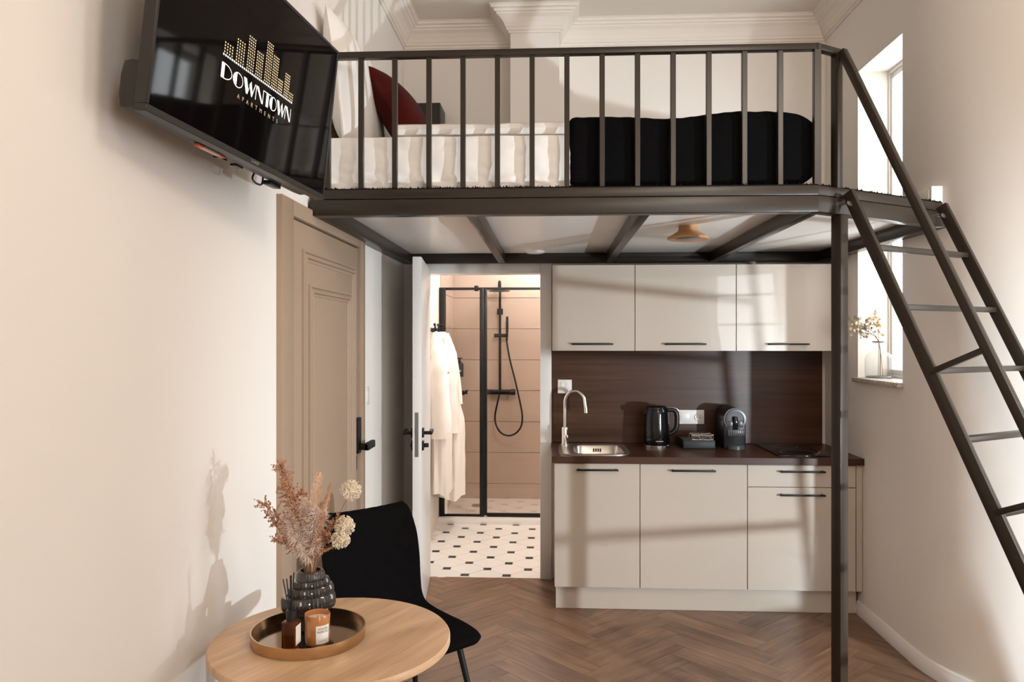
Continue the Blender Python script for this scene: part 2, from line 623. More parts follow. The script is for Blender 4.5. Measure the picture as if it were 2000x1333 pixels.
print('planks', nplank)

# ceiling
b = B()
b.box(XL - 0.3, 4.7, -2.9, 3.2, ZC, ZC + 0.15)
b.box(XL - 0.3, 1.97, 3.2, 5.1, ZC, ZC + 0.15)
struct('ceiling', b, M['ceil'], 'plain pale ceiling')

# left wall with the entrance door's opening
DY0, DY1, DZ = 2.70, 3.79, 2.02
b = B()
b.box(XL - 0.25, XL, -2.9, DY0, 0, ZC)
b.box(XL - 0.25, XL, DY1, YB + 0.1, 0, ZC)
b.box(XL - 0.25, XL, DY0, DY1, DZ, ZC)
b.box(XL - 0.25, XL - 0.12, DY0, DY1, 0, DZ)
struct('wall_left', b, M['wall'], 'long cream wall on the left')

# back wall with the bathroom doorway and the chimney breast
OX0, OX1, OZ = -0.835, -0.075, 1.962
b = B()
b.box(XL, OX0 - 0.02, YB, YB + 0.1, 0, ZC)
b.box(OX0 - 0.02, OX1 + 0.02, YB, YB + 0.1, OZ + 0.02, ZC)
b.box(OX1 + 0.02, 1.95, YB, YB + 0.1, 0, ZC)
b.box(-0.255, 0.045, 4.715, YB, 2.13, ZC)
struct('wall_back', b, M['wall'], 'back wall with a shallow chimney breast above the loft')

# right wall: flat part, window recess, rounded corner, then the wider room's front wall
WY0, WY1, WZ0, WZ1 = 3.868, 4.418, 1.322, 3.045
XO = 1.95
b = B()
b.box(XR, XO, WY1, YB + 0.1, 0, ZC)
b.box(XR, XO, WY0, WY1, 0, WZ0)
b.box(XR, XO, WY0, WY1, WZ1, ZC)
arc = [(XR + RC - RC * math.cos(t), YC - RC * math.sin(t)) for t in [i / 20 * math.pi / 2 for i in range(21)]]
poly = [(XR, WY0)] + arc + [(4.4, YC - RC), (4.65, YC - RC), (4.65, YC - RC + 0.25), (XO + 0.75, YC - RC + 0.25), (XO, WY0 - 0.25), (XO, WY0)]
b.prism(poly, 0, ZC)
struct('wall_right', b, M['wall'], 'right wall rounding off into the wider room', smooth=True)

# wider room beyond the frame: right wall and rear wall with their window openings
b = B()
b.box(4.4, 4.65, -2.9, 1.25, 0, ZC)
b.box(4.4, 4.65, 2.05, YC - RC, 0, ZC)
b.box(4.4, 4.65, 1.25, 2.05, 0, 0.65)
b.box(4.4, 4.65, 1.25, 2.05, 3.0, ZC)
struct('wall_far_right', b, M['wall'], 'right wall of the wider room')
b = B()
b.box(XL, 2.5, -2.85, -2.6, 0, ZC)
b.box(3.4, 4.4, -2.85, -2.6, 0, ZC)
b.box(2.5, 3.4, -2.85, -2.6, 0, 0.75)
b.box(2.5, 3.4, -2.85, -2.6, 3.0, ZC)
struct('wall_rear', b, M['wall'], 'rear wall with a tall window')

# cornice: swept profile along left wall, back wall (round the chimney breast) and right wall
def sweep_cornice(path, name, label):
    prof = [(0, -0.14), (0.010, -0.14), (0.012, -0.128), (0.022, -0.124), (0.024, -0.112), (0.030, -0.106), (0.040, -0.085), (0.058, -0.062), (0.080, -0.048), (0.082, -0.040), (0.094, -0.036), (0.096, -0.024), (0.112, -0.020), (0.114, -0.006), (0.122, -0.004), (0.122, 0.0), (0, 0)]
    n = len(path)
    b = B()
    rings = []
    for i, p in enumerate(path):
        p = Vector((p[0], p[1]))
        dirs = []
        if i > 0: dirs.append((p - Vector(path[i - 1])).normalized())
        if i < n - 1: dirs.append((Vector(path[i + 1]) - p).normalized())
        ns = [Vector((d.y, -d.x)) for d in dirs]       # inward = right of travel
        if len(ns) == 2:
            mn = (ns[0] + ns[1])
            mn = mn / max(0.3, mn.dot(ns[0]))
        else:
            mn = ns[0]
        rings.append([b.bm.verts.new((p.x + mn.x * q, p.y + mn.y * q, ZC + z)) for q, z in prof])
    for i in range(n - 1):
        for k in range(len(prof)):
            k2 = (k + 1) % len(prof)
            b.bm.faces.new((rings[i][k], rings[i + 1][k], rings[i + 1][k2], rings[i][k2]))
    b.bm.faces.new(rings[0]); b.bm.faces.new(rings[-1][::-1])
    return struct(name, b, M['cornice'], label, recalc=True)
path = [(XL, -2.6), (XL, YB), (-0.255, YB), (-0.255, 4.715), (0.045, 4.715), (0.045, YB), (XR, YB), (XR, YC)]
path += [(XR + RC - RC * math.cos(t), YC - RC * math.sin(t)) for t in [i / 8 * math.pi / 2 for i in range(1, 9)]] + [(4.4, YC - RC)]
sweep_cornice(path, 'trim_1', 'white stepped plaster cornice')

# baseboards
def baseboard(path, name, label):
    b = B()
    prof = [(0, 0), (0.016, 0), (0.016, 0.052), (0.013, 0.056), (0.013, 0.063), (0.008, 0.071), (0, 0.073)]
    rings = []
    n = len(path)
    for i, p in enumerate(path):
        p = Vector(p)
        t = (Vector(path[min(i + 1, n - 1)]) - Vector(path[max(i - 1, 0)])).normalized()
        nn = Vector((t.y, -t.x))
        rings.append([b.bm.verts.new((p.x + nn.x * q, p.y + nn.y * q, z)) for q, z in prof])
    for i in range(n - 1):
        for k in range(len(prof) - 1):
            b.bm.faces.new((rings[i][k], rings[i + 1][k], rings[i + 1][k + 1], rings[i][k + 1]))
    b.bm.faces.new(rings[0]); b.bm.faces.new(rings[-1][::-1])
    return struct(name, b, M['trimwhite'], label, smooth=True, recalc=True)
p2 = [(XR, 4.41), (XR, 4.1), (XR, YC)] + [(XR + RC - RC * math.cos(t), YC - RC * math.sin(t)) for t in [i / 24 * math.pi / 2 for i in range(1, 25)]] + [(4.4, YC - RC)]
baseboard(p2, 'baseboard_right', 'white baseboard following the rounded wall')
baseboard([(XL, -2.6), (XL, 0.5), (XL, 2.62)], 'baseboard_left', 'white baseboard under the long left wall')
baseboard([(XL, 3.83), (XL, 4.4), (XL, 4.90)], 'baseboard_corner', 'white baseboard in the entrance corner')

# window in the right wall
w = thing('window_1', 'bright window deep in the right wall', None, (XR, 4.14, WZ0), kind='structure')
b = B()
for y0, y1, z0, z1 in [(WY0, WY0 + 0.012, WZ0, WZ1), (WY1 - 0.012, WY1, WZ0, WZ1), (WY0 + 0.012, WY1 - 0.012, WZ1 - 0.02, WZ1), (WY0 + 0.012, WY1 - 0.012, WZ0, WZ0 + 0.02)]:
    b.box(1.885, 1.940, y0, y1, z0, z1, 0.004)
part('window_frame', b, M['trimwhite'], w)
b = B()
for y0, y1, z0, z1 in [(WY0 + 0.012, WY0 + 0.030, WZ0 + 0.02, WZ1 - 0.02), (WY1 - 0.030, WY1 - 0.012, WZ0 + 0.02, WZ1 - 0.02), (WY0 + 0.030, WY1 - 0.030, WZ1 - 0.05, WZ1 - 0.02), (WY0 + 0.030, WY1 - 0.030, WZ0 + 0.02, WZ0 + 0.05)]:
    b.box(1.895, 1.932, y0, y1, z0, z1, 0.004)
part('sash', b, M['trimwhite'], w)
b = B(); b.box(1.911, 1.916, WY0 + 0.03, WY1 - 0.03, WZ0 + 0.05, WZ1 - 0.05)
part('pane', b, M['pane'], w)
b = B(); b.box(1.688, 1.884, WY0 - 0.012, WY1 + 0.012, WZ0 - 0.022, WZ0 + 0.004, 0.004)
part('window_sill', b, M['granite'], w, label='speckled granite sill')

# ------------------------------------------------------------------ ENTRANCE DOOR (left wall)
d1 = thing('door_1', 'tan panelled entrance door in the left wall', None, (XL, 3.25, 0), kind='structure')
b = B()
b.box(XL - 0.03, XL + 0.022, 2.632, 2.752, 0, 2.048, 0.003)
b.box(XL - 0.03, XL + 0.022, 3.742, 3.822, 0, 2.048, 0.003)
b.box(XL - 0.03, XL + 0.022, 2.752, 3.742, 1.990, 2.048, 0.003)
part('door_frame', b, M['door'], d1)
b = B(); b.box(XL - 0.04, XL + 0.006, 2.757, 3.737, 0.006, 1.985, 0.002)
leaf = part('door_leaf', b, M['door'], d1)
def moulding(y0, y1, z0, z1, wd, hh, steps, xb):
    b = B()
    prof = steps
    rings = []
    for (off, h) in prof:
        rings.append([b.bm.verts.new((xb + h, yy, zz)) for yy, zz in ((y0 + off, z0 + off), (y1 - off, z0 + off), (y1 - off, z1 - off), (y0 + off, z1 - off))])
    for i in range(len(rings) - 1):
        for k in range(4):
            k2 = (k + 1) % 4
            b.bm.faces.new((rings[i][k], rings[i][k2], rings[i + 1][k2], rings[i + 1][k]))
    return b
st = [(0, 0), (0.001, 0.010), (0.010, 0.012), (0.013, 0.005), (0.017, 0.005), (0.020, 0.013), (0.030, 0.015), (0.034, 0.006), (0.042, 0.004), (0.046, 0.0)]
part('outer_moulding', moulding(2.885, 3.672, 0.14, 1.885, 0, 0, st, XL + 0.0055), M['door'], leaf, smooth=False, recalc=True)
part('inner_moulding', moulding(2.962, 3.590, 0.22, 1.755, 0, 0, st, XL + 0.0055), M['door'], leaf, smooth=False, recalc=True)
b = B(); b.box(XL + 0.006, XL + 0.028, 3.664, 3.722, 0.985, 1.158, 0.004)
lock = part('lock_plate', b, M['blackmetal'], d1)
b = B()
b.box(XL + 0.028, XL + 0.075, 3.672, 3.702, 1.003, 1.033, 0.004)
b.box(XL + 0.050, XL + 0.076, 3.672, 3.815, 1.000, 1.036, 0.006)
part('door_handle', b, M['blackmetal'], lock)
b = B(); b.box(XL + 0.006, XL + 0.014, 3.666, 3.694, 0.905, 0.975, 0.002)
part('key_cover', b, M['blackmetal'], d1)

# wall switch between door and corner
t = thing('wall_switch', 'white light switch on the left wall beside the tan door', 'switch', (XL, 3.92, 1.24))
b = B(); b.box(XL, XL + 0.009, 3.875, 3.965, 1.198, 1.292, 0.003)
part('switch_plate', b, M['white'], t)
b = B(); b.box(XL + 0.009, XL + 0.013, 3.893, 3.947, 1.217, 1.273, 0.002)
part('rocker', b, M['white'], t)

# ------------------------------------------------------------------ BATHROOM
BX0, BX1, BY1 = -0.95, 0.75, 7.32
b = B(); b.box(BX0 - 0.2, BX1 + 0.2, YB, BY1 + 0.1, -0.12, -0.004)
bfloor = struct('floor_bathroom', b, M['grout'], 'white and black tiled bathroom floor')
a_, h_ = 0.1365, 0.0265
oct_ = [(a_ - h_, -h_), (a_ - h_, h_), (h_, a_ - h_), (-h_, a_ - h_), (-(a_ - h_), h_), (-(a_ - h_), -h_), (-h_, -(a_ - h_)), (h_, -(a_ - h_))]
oct_ = [(x * 0.985, y * 0.985) for x, y in oct_]
def tilemesh(poly, m, name, clip=None):
    b = B(); b.prism(poly, -0.004, 0.0)
    me = b.mesh(name, None, False)
    me.materials.append(m)
    return me
def clip_poly(poly, x0, x1, y0, y1):
    for ax, lim, sg in ((0, x0, 1), (0, x1, -1), (1, y0, 1), (1, y1, -1)):
        out = []
        for i in range(len(poly)):
            p, q = poly[i], poly[(i + 1) % len(poly)]
            ip, iq = (p[ax] - lim) * sg >= 0, (q[ax] - lim) * sg >= 0
            if ip: out.append(p)
            if ip != iq:
                t_ = (lim - p[ax]) / (q[ax] - p[ax])
                out.append((p[0] + (q[0] - p[0]) * t_, p[1] + (q[1] - p[1]) * t_))
        poly = out
        if len(poly) < 3: return []
    return poly
def area2(p):
    return abs(sum(p[i][0] * p[(i + 1) % len(p)][1] - p[(i + 1) % len(p)][0] * p[i][1] for i in range(len(p)))) / 2
oct_me = tilemesh(oct_, M['tilewhite'], 'tile')
sq = [(-h_ * .95, -h_ * .95), (h_ * .95, -h_ * .95), (h_ * .95, h_ * .95), (-h_ * .95, h_ * .95)]
sq_me = tilemesh(sq, M['tileblack'], 'tile')
def lay_tiles(parent, x0, x1, y0, y1, z, ox, oy):
    n = 0
    for i in range(-16, 16):
        for j in range(-4, 30):
            cx, cy = ox + i * a_, oy + j * a_
            wh = (i + j) % 2 == 1
            base = oct_ if wh else sq
            pl = [(x + cx, y + cy) for x, y in base]
            cp = clip_poly(pl, x0, x1, y0, y1)
            if len(cp) < 3 or area2(cp) < 2e-4: continue
            if area2(cp) > area2(pl) * 0.999:
                piece('tile', oct_me if wh else sq_me, parent, (cx, cy, z))
            else:
                piece('tile', tilemesh([(x - cx, y - cy) for x, y in cp], M['tilewhite'] if wh else M['tileblack'], 'tile'), parent, (cx, cy, z))
            n += 1
    return n
print('tiles', lay_tiles(bfloor, BX0, 0.10, YB + 0.002, 6.36, 0.0, -0.432, 5.13))

b = B(); b.box(BX0 - 0.2, BX0, YB + 0.1, BY1 + 0.1, 0, 2.5)
struct('wall_bathroom_left', b, M['bathwall'], 'plain warm bathroom wall behind the robes')
b = B(); b.box(BX1, BX1 + 0.2, YB + 0.1, BY1 + 0.1, 0, 2.5)
struct('wall_bathroom_right', b, M['bathwall'], 'right bathroom wall')
b = B(); b.box(BX0, BX1, BY1 + 0.006, BY1 + 0.1, 0, 2.5)
bw = struct('wall_bathroom_back', b, M['groutwall'], 'beige tiled wall of the shower')
TROWS = [(0.0, 0.165)] + [(0.165 + 0.295 * k, min(0.295, 2.5 - 0.165 - 0.295 * k)) for k in range(8)]
for z_, h in TROWS:
    q = B(); q.box(0, BX1 - BX0, -0.006, 0.006, 0, h - 0.004, 0.0015, 1)
    me = q.mesh('tile', None, False); me.materials.append(M['tilewall'])
    piece('tile', me, bw, (BX0, BY1, z_))
# tiled left side of the shower
b = B(); b.box(BX0 - 0.001, BX0 + 0.004, 6.50, BY1, 0, 2.5)
bl = struct('wall_shower_left', b, M['groutwall'], 'beige tiled side wall of the shower')
for z_, h in TROWS:
    q = B(); q.box(-0.004, 0.004, 0, 0.79, 0, h - 0.004, 0.0015, 1)
    me = q.mesh('tile', None, False); me.materials.append(M['tilewall'])
    piece('tile', me, bl, (BX0 + 0.008, 6.502, z_))
b = B(); b.box(BX0 - 0.2, BX1 + 0.2, YB + 0.1, BY1 + 0.1, 2.5, 2.6)
struct('ceiling_bathroom', b, M['bathwall'], 'bathroom ceiling')

# shower base: low kerb and tiled floor with a drain
sh = thing('shower_tray', 'low white kerb and tiled shower floor behind the glass', 'shower tray', (-0.1, 6.9, 0))
b = B(); b.box(BX0, BX1, 6.36, 6.52, -0.003, 0.048, 0.004)
part('kerb', b, M['tilewhite'], sh)
b = B(); b.box(BX0, BX1, 6.52, BY1 - 0.008, -0.003, 0.016)
sf = part('shower_floor', b, M['grout'], sh)
for i in range(-16, 16):
    for j in range(-4, 40):
        cx, cy = -0.432 + i * a_, 5.13 + j * a_
        wh = (i + j) % 2 == 1
        cp = clip_poly([(x + cx, y + cy) for x, y in (oct_ if wh else sq)], BX0 + 0.013, 0.10, 6.522, BY1 - 0.01)
        if len(cp) < 3 or area2(cp) < 3e-4: continue
        me = tilemesh([(x - cx, y - cy) for x, y in cp], M['tilewhite'] if wh else M['grout'], 'tile')
        piece('tile', me, sf, (cx + 0.1, cy - 6.9, 0.0205))
b = B(); b.lathe([(0, 0.0245), (0.07, 0.0245), (0.075, 0.0205)], (-0.66, 6.98, 0), 24)
dr = part('drain', b, M['steel'], sh)

# shower screen
GS = 6.44
ss = thing('shower_screen', 'black framed glass shower screen with two panels', 'shower screen', (-0.5, GS, 0.048))
b = B(); b.box(-0.948, -0.895, GS - 0.02, GS + 0.02, 0.048, 1.975, 0.003)
part('wall_profile', b, M['blackmetal'], ss)
b = B(); b.box(-0.606, -0.570, GS - 0.018, GS + 0.018, 0.048, 1.972, 0.003); b.box(-0.568, -0.545, GS - 0.014, GS + 0.014, 0.060, 1.968, 0.002)
part('middle_profile', b, M['blackmetal'], ss)
b = B(); b.box(-0.895, -0.606, GS - 0.012, GS + 0.012, 0.048, 0.066, 0.002); b.box(-0.545, BX1, GS - 0.015, GS + 0.015, 0.048, 0.078, 0.002)
part('bottom_rail', b, M['blackmetal'], ss)
b = B(); b.bar((-0.93, GS, 1.965), (BX1, GS, 1.965), 0.016, 0.022, (0, 1, 0), 0.002)
rail = part('top_rail', b, M['blackmetal'], ss)
b = B(); b.box(-0.650, -0.618, GS - 0.03, GS + 0.02, 1.945, 1.990, 0.004)
part('bracket', b, M['blackmetal'], rail)
b = B(); b.box(-0.895, -0.606, GS - 0.003, GS + 0.003, 0.066, 1.955)
part('glass_panel', b, M['showerglass'], ss)
b = B(); b.box(-0.545, BX1 - 0.002, GS - 0.003, GS + 0.003, 0.078, 1.955)
part('glass_panel', b, M['showerglass'], ss)

# shower set
YS = BY1 - 0.009
st_ = thing('shower_set', 'black overhead shower column with hand shower and hose loop', 'shower', (-0.49, YS, 1.04))
yr = YS - 0.07
b = B(); b.tube([(-0.49, yr, 1.05), (-0.49, yr, 2.02)] + [(-0.49, yr - 0.06 + 0.06 * math.cos(a), 2.02 + 0.06 * math.sin(a)) for a in [i / 8 * math.pi for i in range(1, 9)]] + [(-0.49, yr - 0.12, 1.995)], 0.012, 10)
part('riser_pipe', b, M['blackmetal'], st_)
b = B(); b.lathe([(0, 0.012), (0.02, 0.012), (0.10, 0.006), (0.10, 0.0), (0, 0.0)], (-0.49, yr - 0.12, 1.985), 28)
part('rain_head', b, M['blackmetal'], st_)
b = B(); b.tube([(-0.635, yr, 1.04), (-0.345, yr, 1.04)], 0.024, 14); b.tube([(-0.64, yr, 1.04), (-0.60, yr, 1.04)], 0.029, 14); b.tube([(-0.39, yr, 1.04), (-0.345, yr, 1.04)], 0.029, 14)
for x in (-0.565, -0.415): b.tube([(x, yr, 1.04), (x, YS, 1.04)], 0.018, 10)
part('mixer_bar', b, M['blackmetal'], st_)
b = B(); b.tube([(-0.49, yr, 1.78), (-0.49, YS, 1.78)], 0.012, 8); b.lathe([(0, -0.028), (0.028, -0.028), (0.028, 0.028), (0, 0.028)], (-0.49, yr, 1.80), 14)
part('wall_bracket', b, M['blackmetal'], st_)
b = B(); b.tube([(-0.545, yr - 0.01, 1.575), (-0.415, yr - 0.01, 1.575)], 0.018, 10)
part('slider', b, M['blackmetal'], st_)
b = B(); b.tube([(-0.425, yr - 0.03, 1.52), (-0.42, yr - 0.03, 1.60)], 0.011, 10); b.box(-0.432, -0.408, yr - 0.045, yr - 0.02, 1.60, 1.755, 0.008)
part('hand_shower', b, M['blackmetal'], st_)
hose = [(-0.425, yr - 0.03, 1.52), (-0.395, yr - 0.035, 1.35), (-0.345, yr - 0.035, 1.15), (-0.300, yr - 0.035, 0.95), (-0.278, yr - 0.035, 0.82), (-0.29, yr - 0.035, 0.72), (-0.34, yr - 0.03, 0.655), (-0.41, yr - 0.03, 0.632), (-0.48, yr - 0.03, 0.66), (-0.525, yr - 0.025, 0.73), (-0.535, yr - 0.02, 0.82), (-0.515, yr - 0.01, 0.93), (-0.495, yr, 1.02)]
def smooth_path(pts, k=4):
    pts = [Vector(p) for p in pts]
    out = []
    n = len(pts)
    for i in range(n - 1):
        p0, p1, p2, p3 = pts[max(i - 1, 0)], pts[i], pts[i + 1], pts[min(i + 2, n - 1)]
        for j in range(k):
            t = j / k
            out.append(0.5 * ((2 * p1) + (-p0 + p2) * t + (2 * p0 - 5 * p1 + 4 * p2 - p3) * t * t + (-p0 + 3 * p1 - 3 * p2 + p3) * t ** 3))
    out.append(pts[-1])
    return out
b = B(); b.tube(smooth_path(hose, 5), 0.008, 8)
part('hose', b, M['blackmetal'], st_)

# soap dispenser and small wall valve in the shower
t = thing('soap_dispenser', 'black wall soap dispenser beside the bathrobes', 'dispenser', (-0.85, 7.25, 1.2))
b = B(); b.box(-0.945, -0.905, 7.20, 7.26, 1.20, 1.32, 0.004)
part('holder', b, M['blackmetal'], t)
b = B(); b.lathe([(0, 0), (0.036, 0), (0.037, 0.115), (0.030, 0.130), (0.014, 0.138), (0.014, 0.150), (0, 0.150)], (-0.872, 7.23, 1.185), 18)
part('bottle', b, M['black'], t)
b = B(); b.tube([(-0.872, 7.23, 1.335), (-0.872, 7.23, 1.36)], 0.008, 8); b.box(-0.895, -0.845, 7.222, 7.238, 1.355, 1.365, 0.002)
part('pump', b, M['black'], t)
t = thing('corner_valve', 'small black wall valve low beside the bathrobes', 'valve', (-0.86, 7.30, 1.02))
b = B(); b.tube([(-0.955 + 0.03, 7.25, 1.03), (-0.80, 7.25, 1.03)], 0.010, 8); b.tube([(-0.83, 7.25, 1.03), (-0.80, 7.25, 1.055)], 0.009, 8)
part('pipe', b, M['blackmetal'], t)
b = B(); b.lathe([(0, 0), (0.02, 0), (0.02, 0.02), (0, 0.02)], (0, 0, 0), 12, mx=Matrix.Translation((-0.84, 7.25, 1.03)) @ Matrix.Rotation(math.pi / 2, 4, 'X'))
part('knob', b, M['blackmetal'], t)

# robe hooks and bathrobes
t = thing('hook_rail', 'black row of robe hooks on the bathroom wall', 'hook rail', (BX0, 6.0, 1.62))
b = B(); b.box(BX0, BX0 + 0.012, 5.70, 6.33, 1.605, 1.630, 0.002)
part('rail', b, M['blackmetal'], t)
for y in (5.80, 5.98, 6.16, 6.30):
    b = B(); b.tube(smooth_path([(BX0 + 0.012, y, 1.615), (BX0 + 0.05, y, 1.60), (BX0 + 0.065, y, 1.615), (BX0 + 0.06, y, 1.65)], 4), 0.007, 8); b.sphere((BX0 + 0.06, y, 1.652), 0.011)
    part('hook', b, M['blackmetal'], t)

def robe(name, yc, wy, zb, xd, label, seed, belt):
    r_ = thing(name, label, 'bathrobe', (BX0 + 0.06, yc, 1.60), 'white bathrobes on the hook rail')
    n, nz = 64, 60
    def section(v):
        # width along the wall and reach into the room, from the gathered neck to the hem
        neck = min(1, v / 0.13)
        w_ = wy * (0.22 + 0.70 * neck ** 0.65 + 0.16 * v)
        d_ = xd * (0.32 + 0.34 * neck ** 0.7 + 0.38 * min(1, v * 1.9))
        waist = math.exp(-((v - 0.42) / 0.07) ** 2)
        return w_ * (1 - 0.08 * waist), d_ * (1 - 0.12 * waist)
    b = B()
    rings = []
    for j in range(nz + 1):
        v = j / nz
        z = 1.60 - v * (1.60 - zb)
        w_, d_ = section(v)
        ring = []
        for i in range(n):
            a = 2 * math.pi * i / n
            ca, sa = math.cos(a), math.sin(a)
            fold = 0.10 * min(1, v * 2.2) * math.sin(a * 6 + seed + 1.5 * noise.noise(Vector((v * 3, seed, 0)))) + 0.05 * math.sin(a * 11 + seed * 3 + v * 2)
            k = 1 + fold + 0.05 * noise.noise(Vector((ca * 2, sa * 2 + seed, v * 9)))
            y = yc + w_ / 2 * sa * k
            x = BX0 + 0.022 + d_ * (0.5 + 0.5 * ca * k)
            ring.append(b.bm.verts.new((max(x, BX0 + 0.014), y, z + (0.015 * math.sin(a * 3 + seed) * v))))
        rings.append(ring)
    for j in range(nz):
        for i in range(n):
            b.bm.faces.new((rings[j][i], rings[j + 1][i], rings[j + 1][(i + 1) % n], rings[j][(i + 1) % n]))
    b.bm.faces.new(rings[0]); b.bm.faces.new(rings[-1][::-1])
    body = part('robe_body', b, M['robe'], r_, recalc=True)
    b = B()
    pts = smooth_path([(BX0 + xd * 0.52, yc - wy * 0.20, 1.535), (BX0 + xd * 0.66, yc - wy * 0.44, 1.40), (BX0 + xd * 0.70, yc - wy * 0.50, 1.15), (BX0 + xd * 0.74, yc - wy * 0.50, 0.80)], 6)
    b.tube(pts, [0.035 + 0.030 * min(1, 2.2 * i / (len(pts) - 1)) + 0.004 * math.sin(i * 1.7 + seed) for i in range(len(pts))], 18)
    part('sleeve', b, M['robe'], r_)
    b = B()
    pts = smooth_path([(BX0 + xd * 0.50, yc + 0.01, 1.585), (BX0 + xd * 0.80, yc - 0.02, 1.42), (BX0 + xd * 0.98, yc - 0.05, 1.20), (BX0 + xd * 1.05, yc - 0.06, 1.02)], 5)
    b.tube(pts, [0.014 + 0.008 * i / (len(pts) - 1) for i in range(len(pts))], 10)
    part('lapel', b, M['robe'], r_)
    # embroidery: a wavy line of grey thread on the chest
    b = B()
    b.tube([(BX0 + xd * 0.95 + 0.022, yc - 0.10 + 0.010 * i, 1.285 + 0.007 * math.sin(i * 2.1)) for i in range(10)], 0.0025, 5)
    part('embroidery', b, M['greyink'], body)
    if belt:
        b = B(); b.box(BX0 + 0.085, BX0 + 0.105, yc - 0.03, yc + 0.015, 0.13, zb + 0.05, 0.008)
        part('belt', b, M['robe'], r_)
    return r_
robe('bathrobe', 5.86, 0.32, 0.37, 0.150, 'white terry bathrobe hanging nearest the open door', 0.4, False)
robe('bathrobe', 6.18, 0.25, 0.27, 0.205, 'white terry bathrobe hanging nearer the shower, belt dangling', 1.9, True)

# bathroom door frame
t = thing('door_2', 'white bathroom door standing open into the room', None, (OX0, YB, 0), kind='structure')
b = B()
b.box(OX1, OX1 + 0.073, YB - 0.018, YB, 0, 2.026, 0.004)
b.box(OX0 - 0.073, OX0, YB - 0.018, YB, 0, 2.026, 0.004)
b.box(OX0, OX1, YB - 0.018, YB, OZ, 2.026, 0.004)
b.box(OX1, OX1 + 0.02, YB, YB + 0.10, 0, OZ + 0.02, 0.002)
b.box(OX0 - 0.02, OX0, YB, YB + 0.10, 0, OZ + 0.02, 0.002)
b.box(OX0, OX1, YB, YB + 0.10, OZ, OZ + 0.02, 0.002)
part('door_frame', b, M['trimwhite'], t)
HX, HY = OX0 + 0.004, YB - 0.006
ang = math.atan2(0.083, 0.83)
LM = Matrix.Translation((HX, HY, 0)) @ Matrix.Rotation(-math.pi / 2 + ang, 4, 'Z')      # local x from hinge to lock, y = bathroom face side
b = B(); b.box(0.0, 0.838, -0.002, 0.046, 0.012, 1.985, 0.002, 2, LM)
leaf2 = part('door_leaf', b, M['trimwhite'], t)
b = B(); b.box(0.8375, 0.8395, 0.010, 0.030, 0.905, 1.145, 0.0008, 1, LM)
b.box(0.839, 0.845, 0.014, 0.026, 1.03, 1.06, 0.001, 1, LM)
part('lock_strip', b, M['lockmetal'], leaf2)
for sgn, y0 in ((1, 0.046), (-1, -0.002)):
    b = B()
    yy = sorted((y0, y0 + sgn * 0.010))
    b.box(0.755, 0.805, yy[0], yy[1], 1.005, 1.055, 0.002, 2, LM)
    y2 = sorted((y0, y0 + sgn * 0.050))
    b.box(0.770, 0.790, y2[0], y2[1], 1.020, 1.038, 0.003, 2, LM)
    y3 = sorted((y0 + sgn * 0.036, y0 + sgn * 0.056))
    b.box(0.665, 0.792, y3[0], y3[1], 1.019, 1.039, 0.004, 2, LM)
    part('door_handle', b, M['blackmetal'], leaf2)
    b = B()
    b.box(0.755, 0.805, yy[0], yy[1], 0.935, 0.985, 0.002, 2, LM)
    y4 = sorted((y0, y0 + sgn * (0.036 if sgn > 0 else 0.016)))
    b.box(0.770, 0.792, y4[0], y4[1], 0.950, 0.972, 0.004, 2, LM)
    part('thumb_turn', b, M['blackmetal'], leaf2)

# ------------------------------------------------------------------ LOFT PLATFORM
AX, AY = 1.01, 2.97
TH = R(32)
T2 = Vector((math.cos(TH), math.sin(TH), 0))
N2 = Vector((math.sin(TH), -math.cos(TH), 0))
A0 = Vector((AX, AY, 0))
def dg(s, off, z):
    return A0 + T2 * s + N2 * off + Vector((0, 0, z))
ZB, ZM, ZT = 2.025, 2.088, 2.126
DL = 0.785
loft = thing('loft_platform', 'brown steel loft bed platform with railing above the kitchen', 'loft platform', (0.0, 3.9, 0))
b = B(); b.box(-0.952, AX + 0.002, AY, AY + 0.06, ZB, ZM - 0.001, 0.003)
part('front_beam', b, M['bronze'], loft)
b = B(); b.box(-0.905, AX + 0.002, AY, AY + 0.06, ZM + 0.001, ZT, 0.003)
part('front_rail', b, M['bronze'], loft)
b = B()
b.bar(dg(0.0, -0.03, (ZB + ZM) / 2 - 0.0005), dg(DL, -0.03, (ZB + ZM) / 2 - 0.0005), 0.06, ZM - ZB - 0.001, N2, 0.003)
part('corner_beam', b, M['bronze'], loft)
b = B()
b.bar(dg(0.0, -0.03, (ZM + ZT) / 2), dg(DL, -0.03, (ZM + ZT) / 2), 0.06, ZT - ZM - 0.002, N2, 0.003)
part('corner_rail', b, M['bronze'], loft)
EX, EY = dg(DL, -0.06, 0).x, dg(DL, -0.06, 0).y
b = B(); b.box(-0.955, -0.895, AY + 0.06, YB - 0.002, ZB, ZM, 0.003)
part('side_beam', b, M['bronze'], loft)
b = B(); b.box(XR - 0.068, XR - 0.003, EY - 0.005, YB - 0.002, ZB, ZM, 0.003)
part('side_beam', b, M['bronze'], loft)
b = B(); b.box(-0.895, XR - 0.068, YB - 0.062, YB - 0.002, ZB, ZM, 0.003)
part('back_beam', b, M['bronze'], loft)
for x in (-0.318, 0.362, 1.010):
    b = B(); b.box(x - 0.022, x + 0.022, AY + 0.06, YB - 0.062, ZB + 0.001, ZM - 0.001, 0.003)
    part('joist', b, M['bronze'], loft)
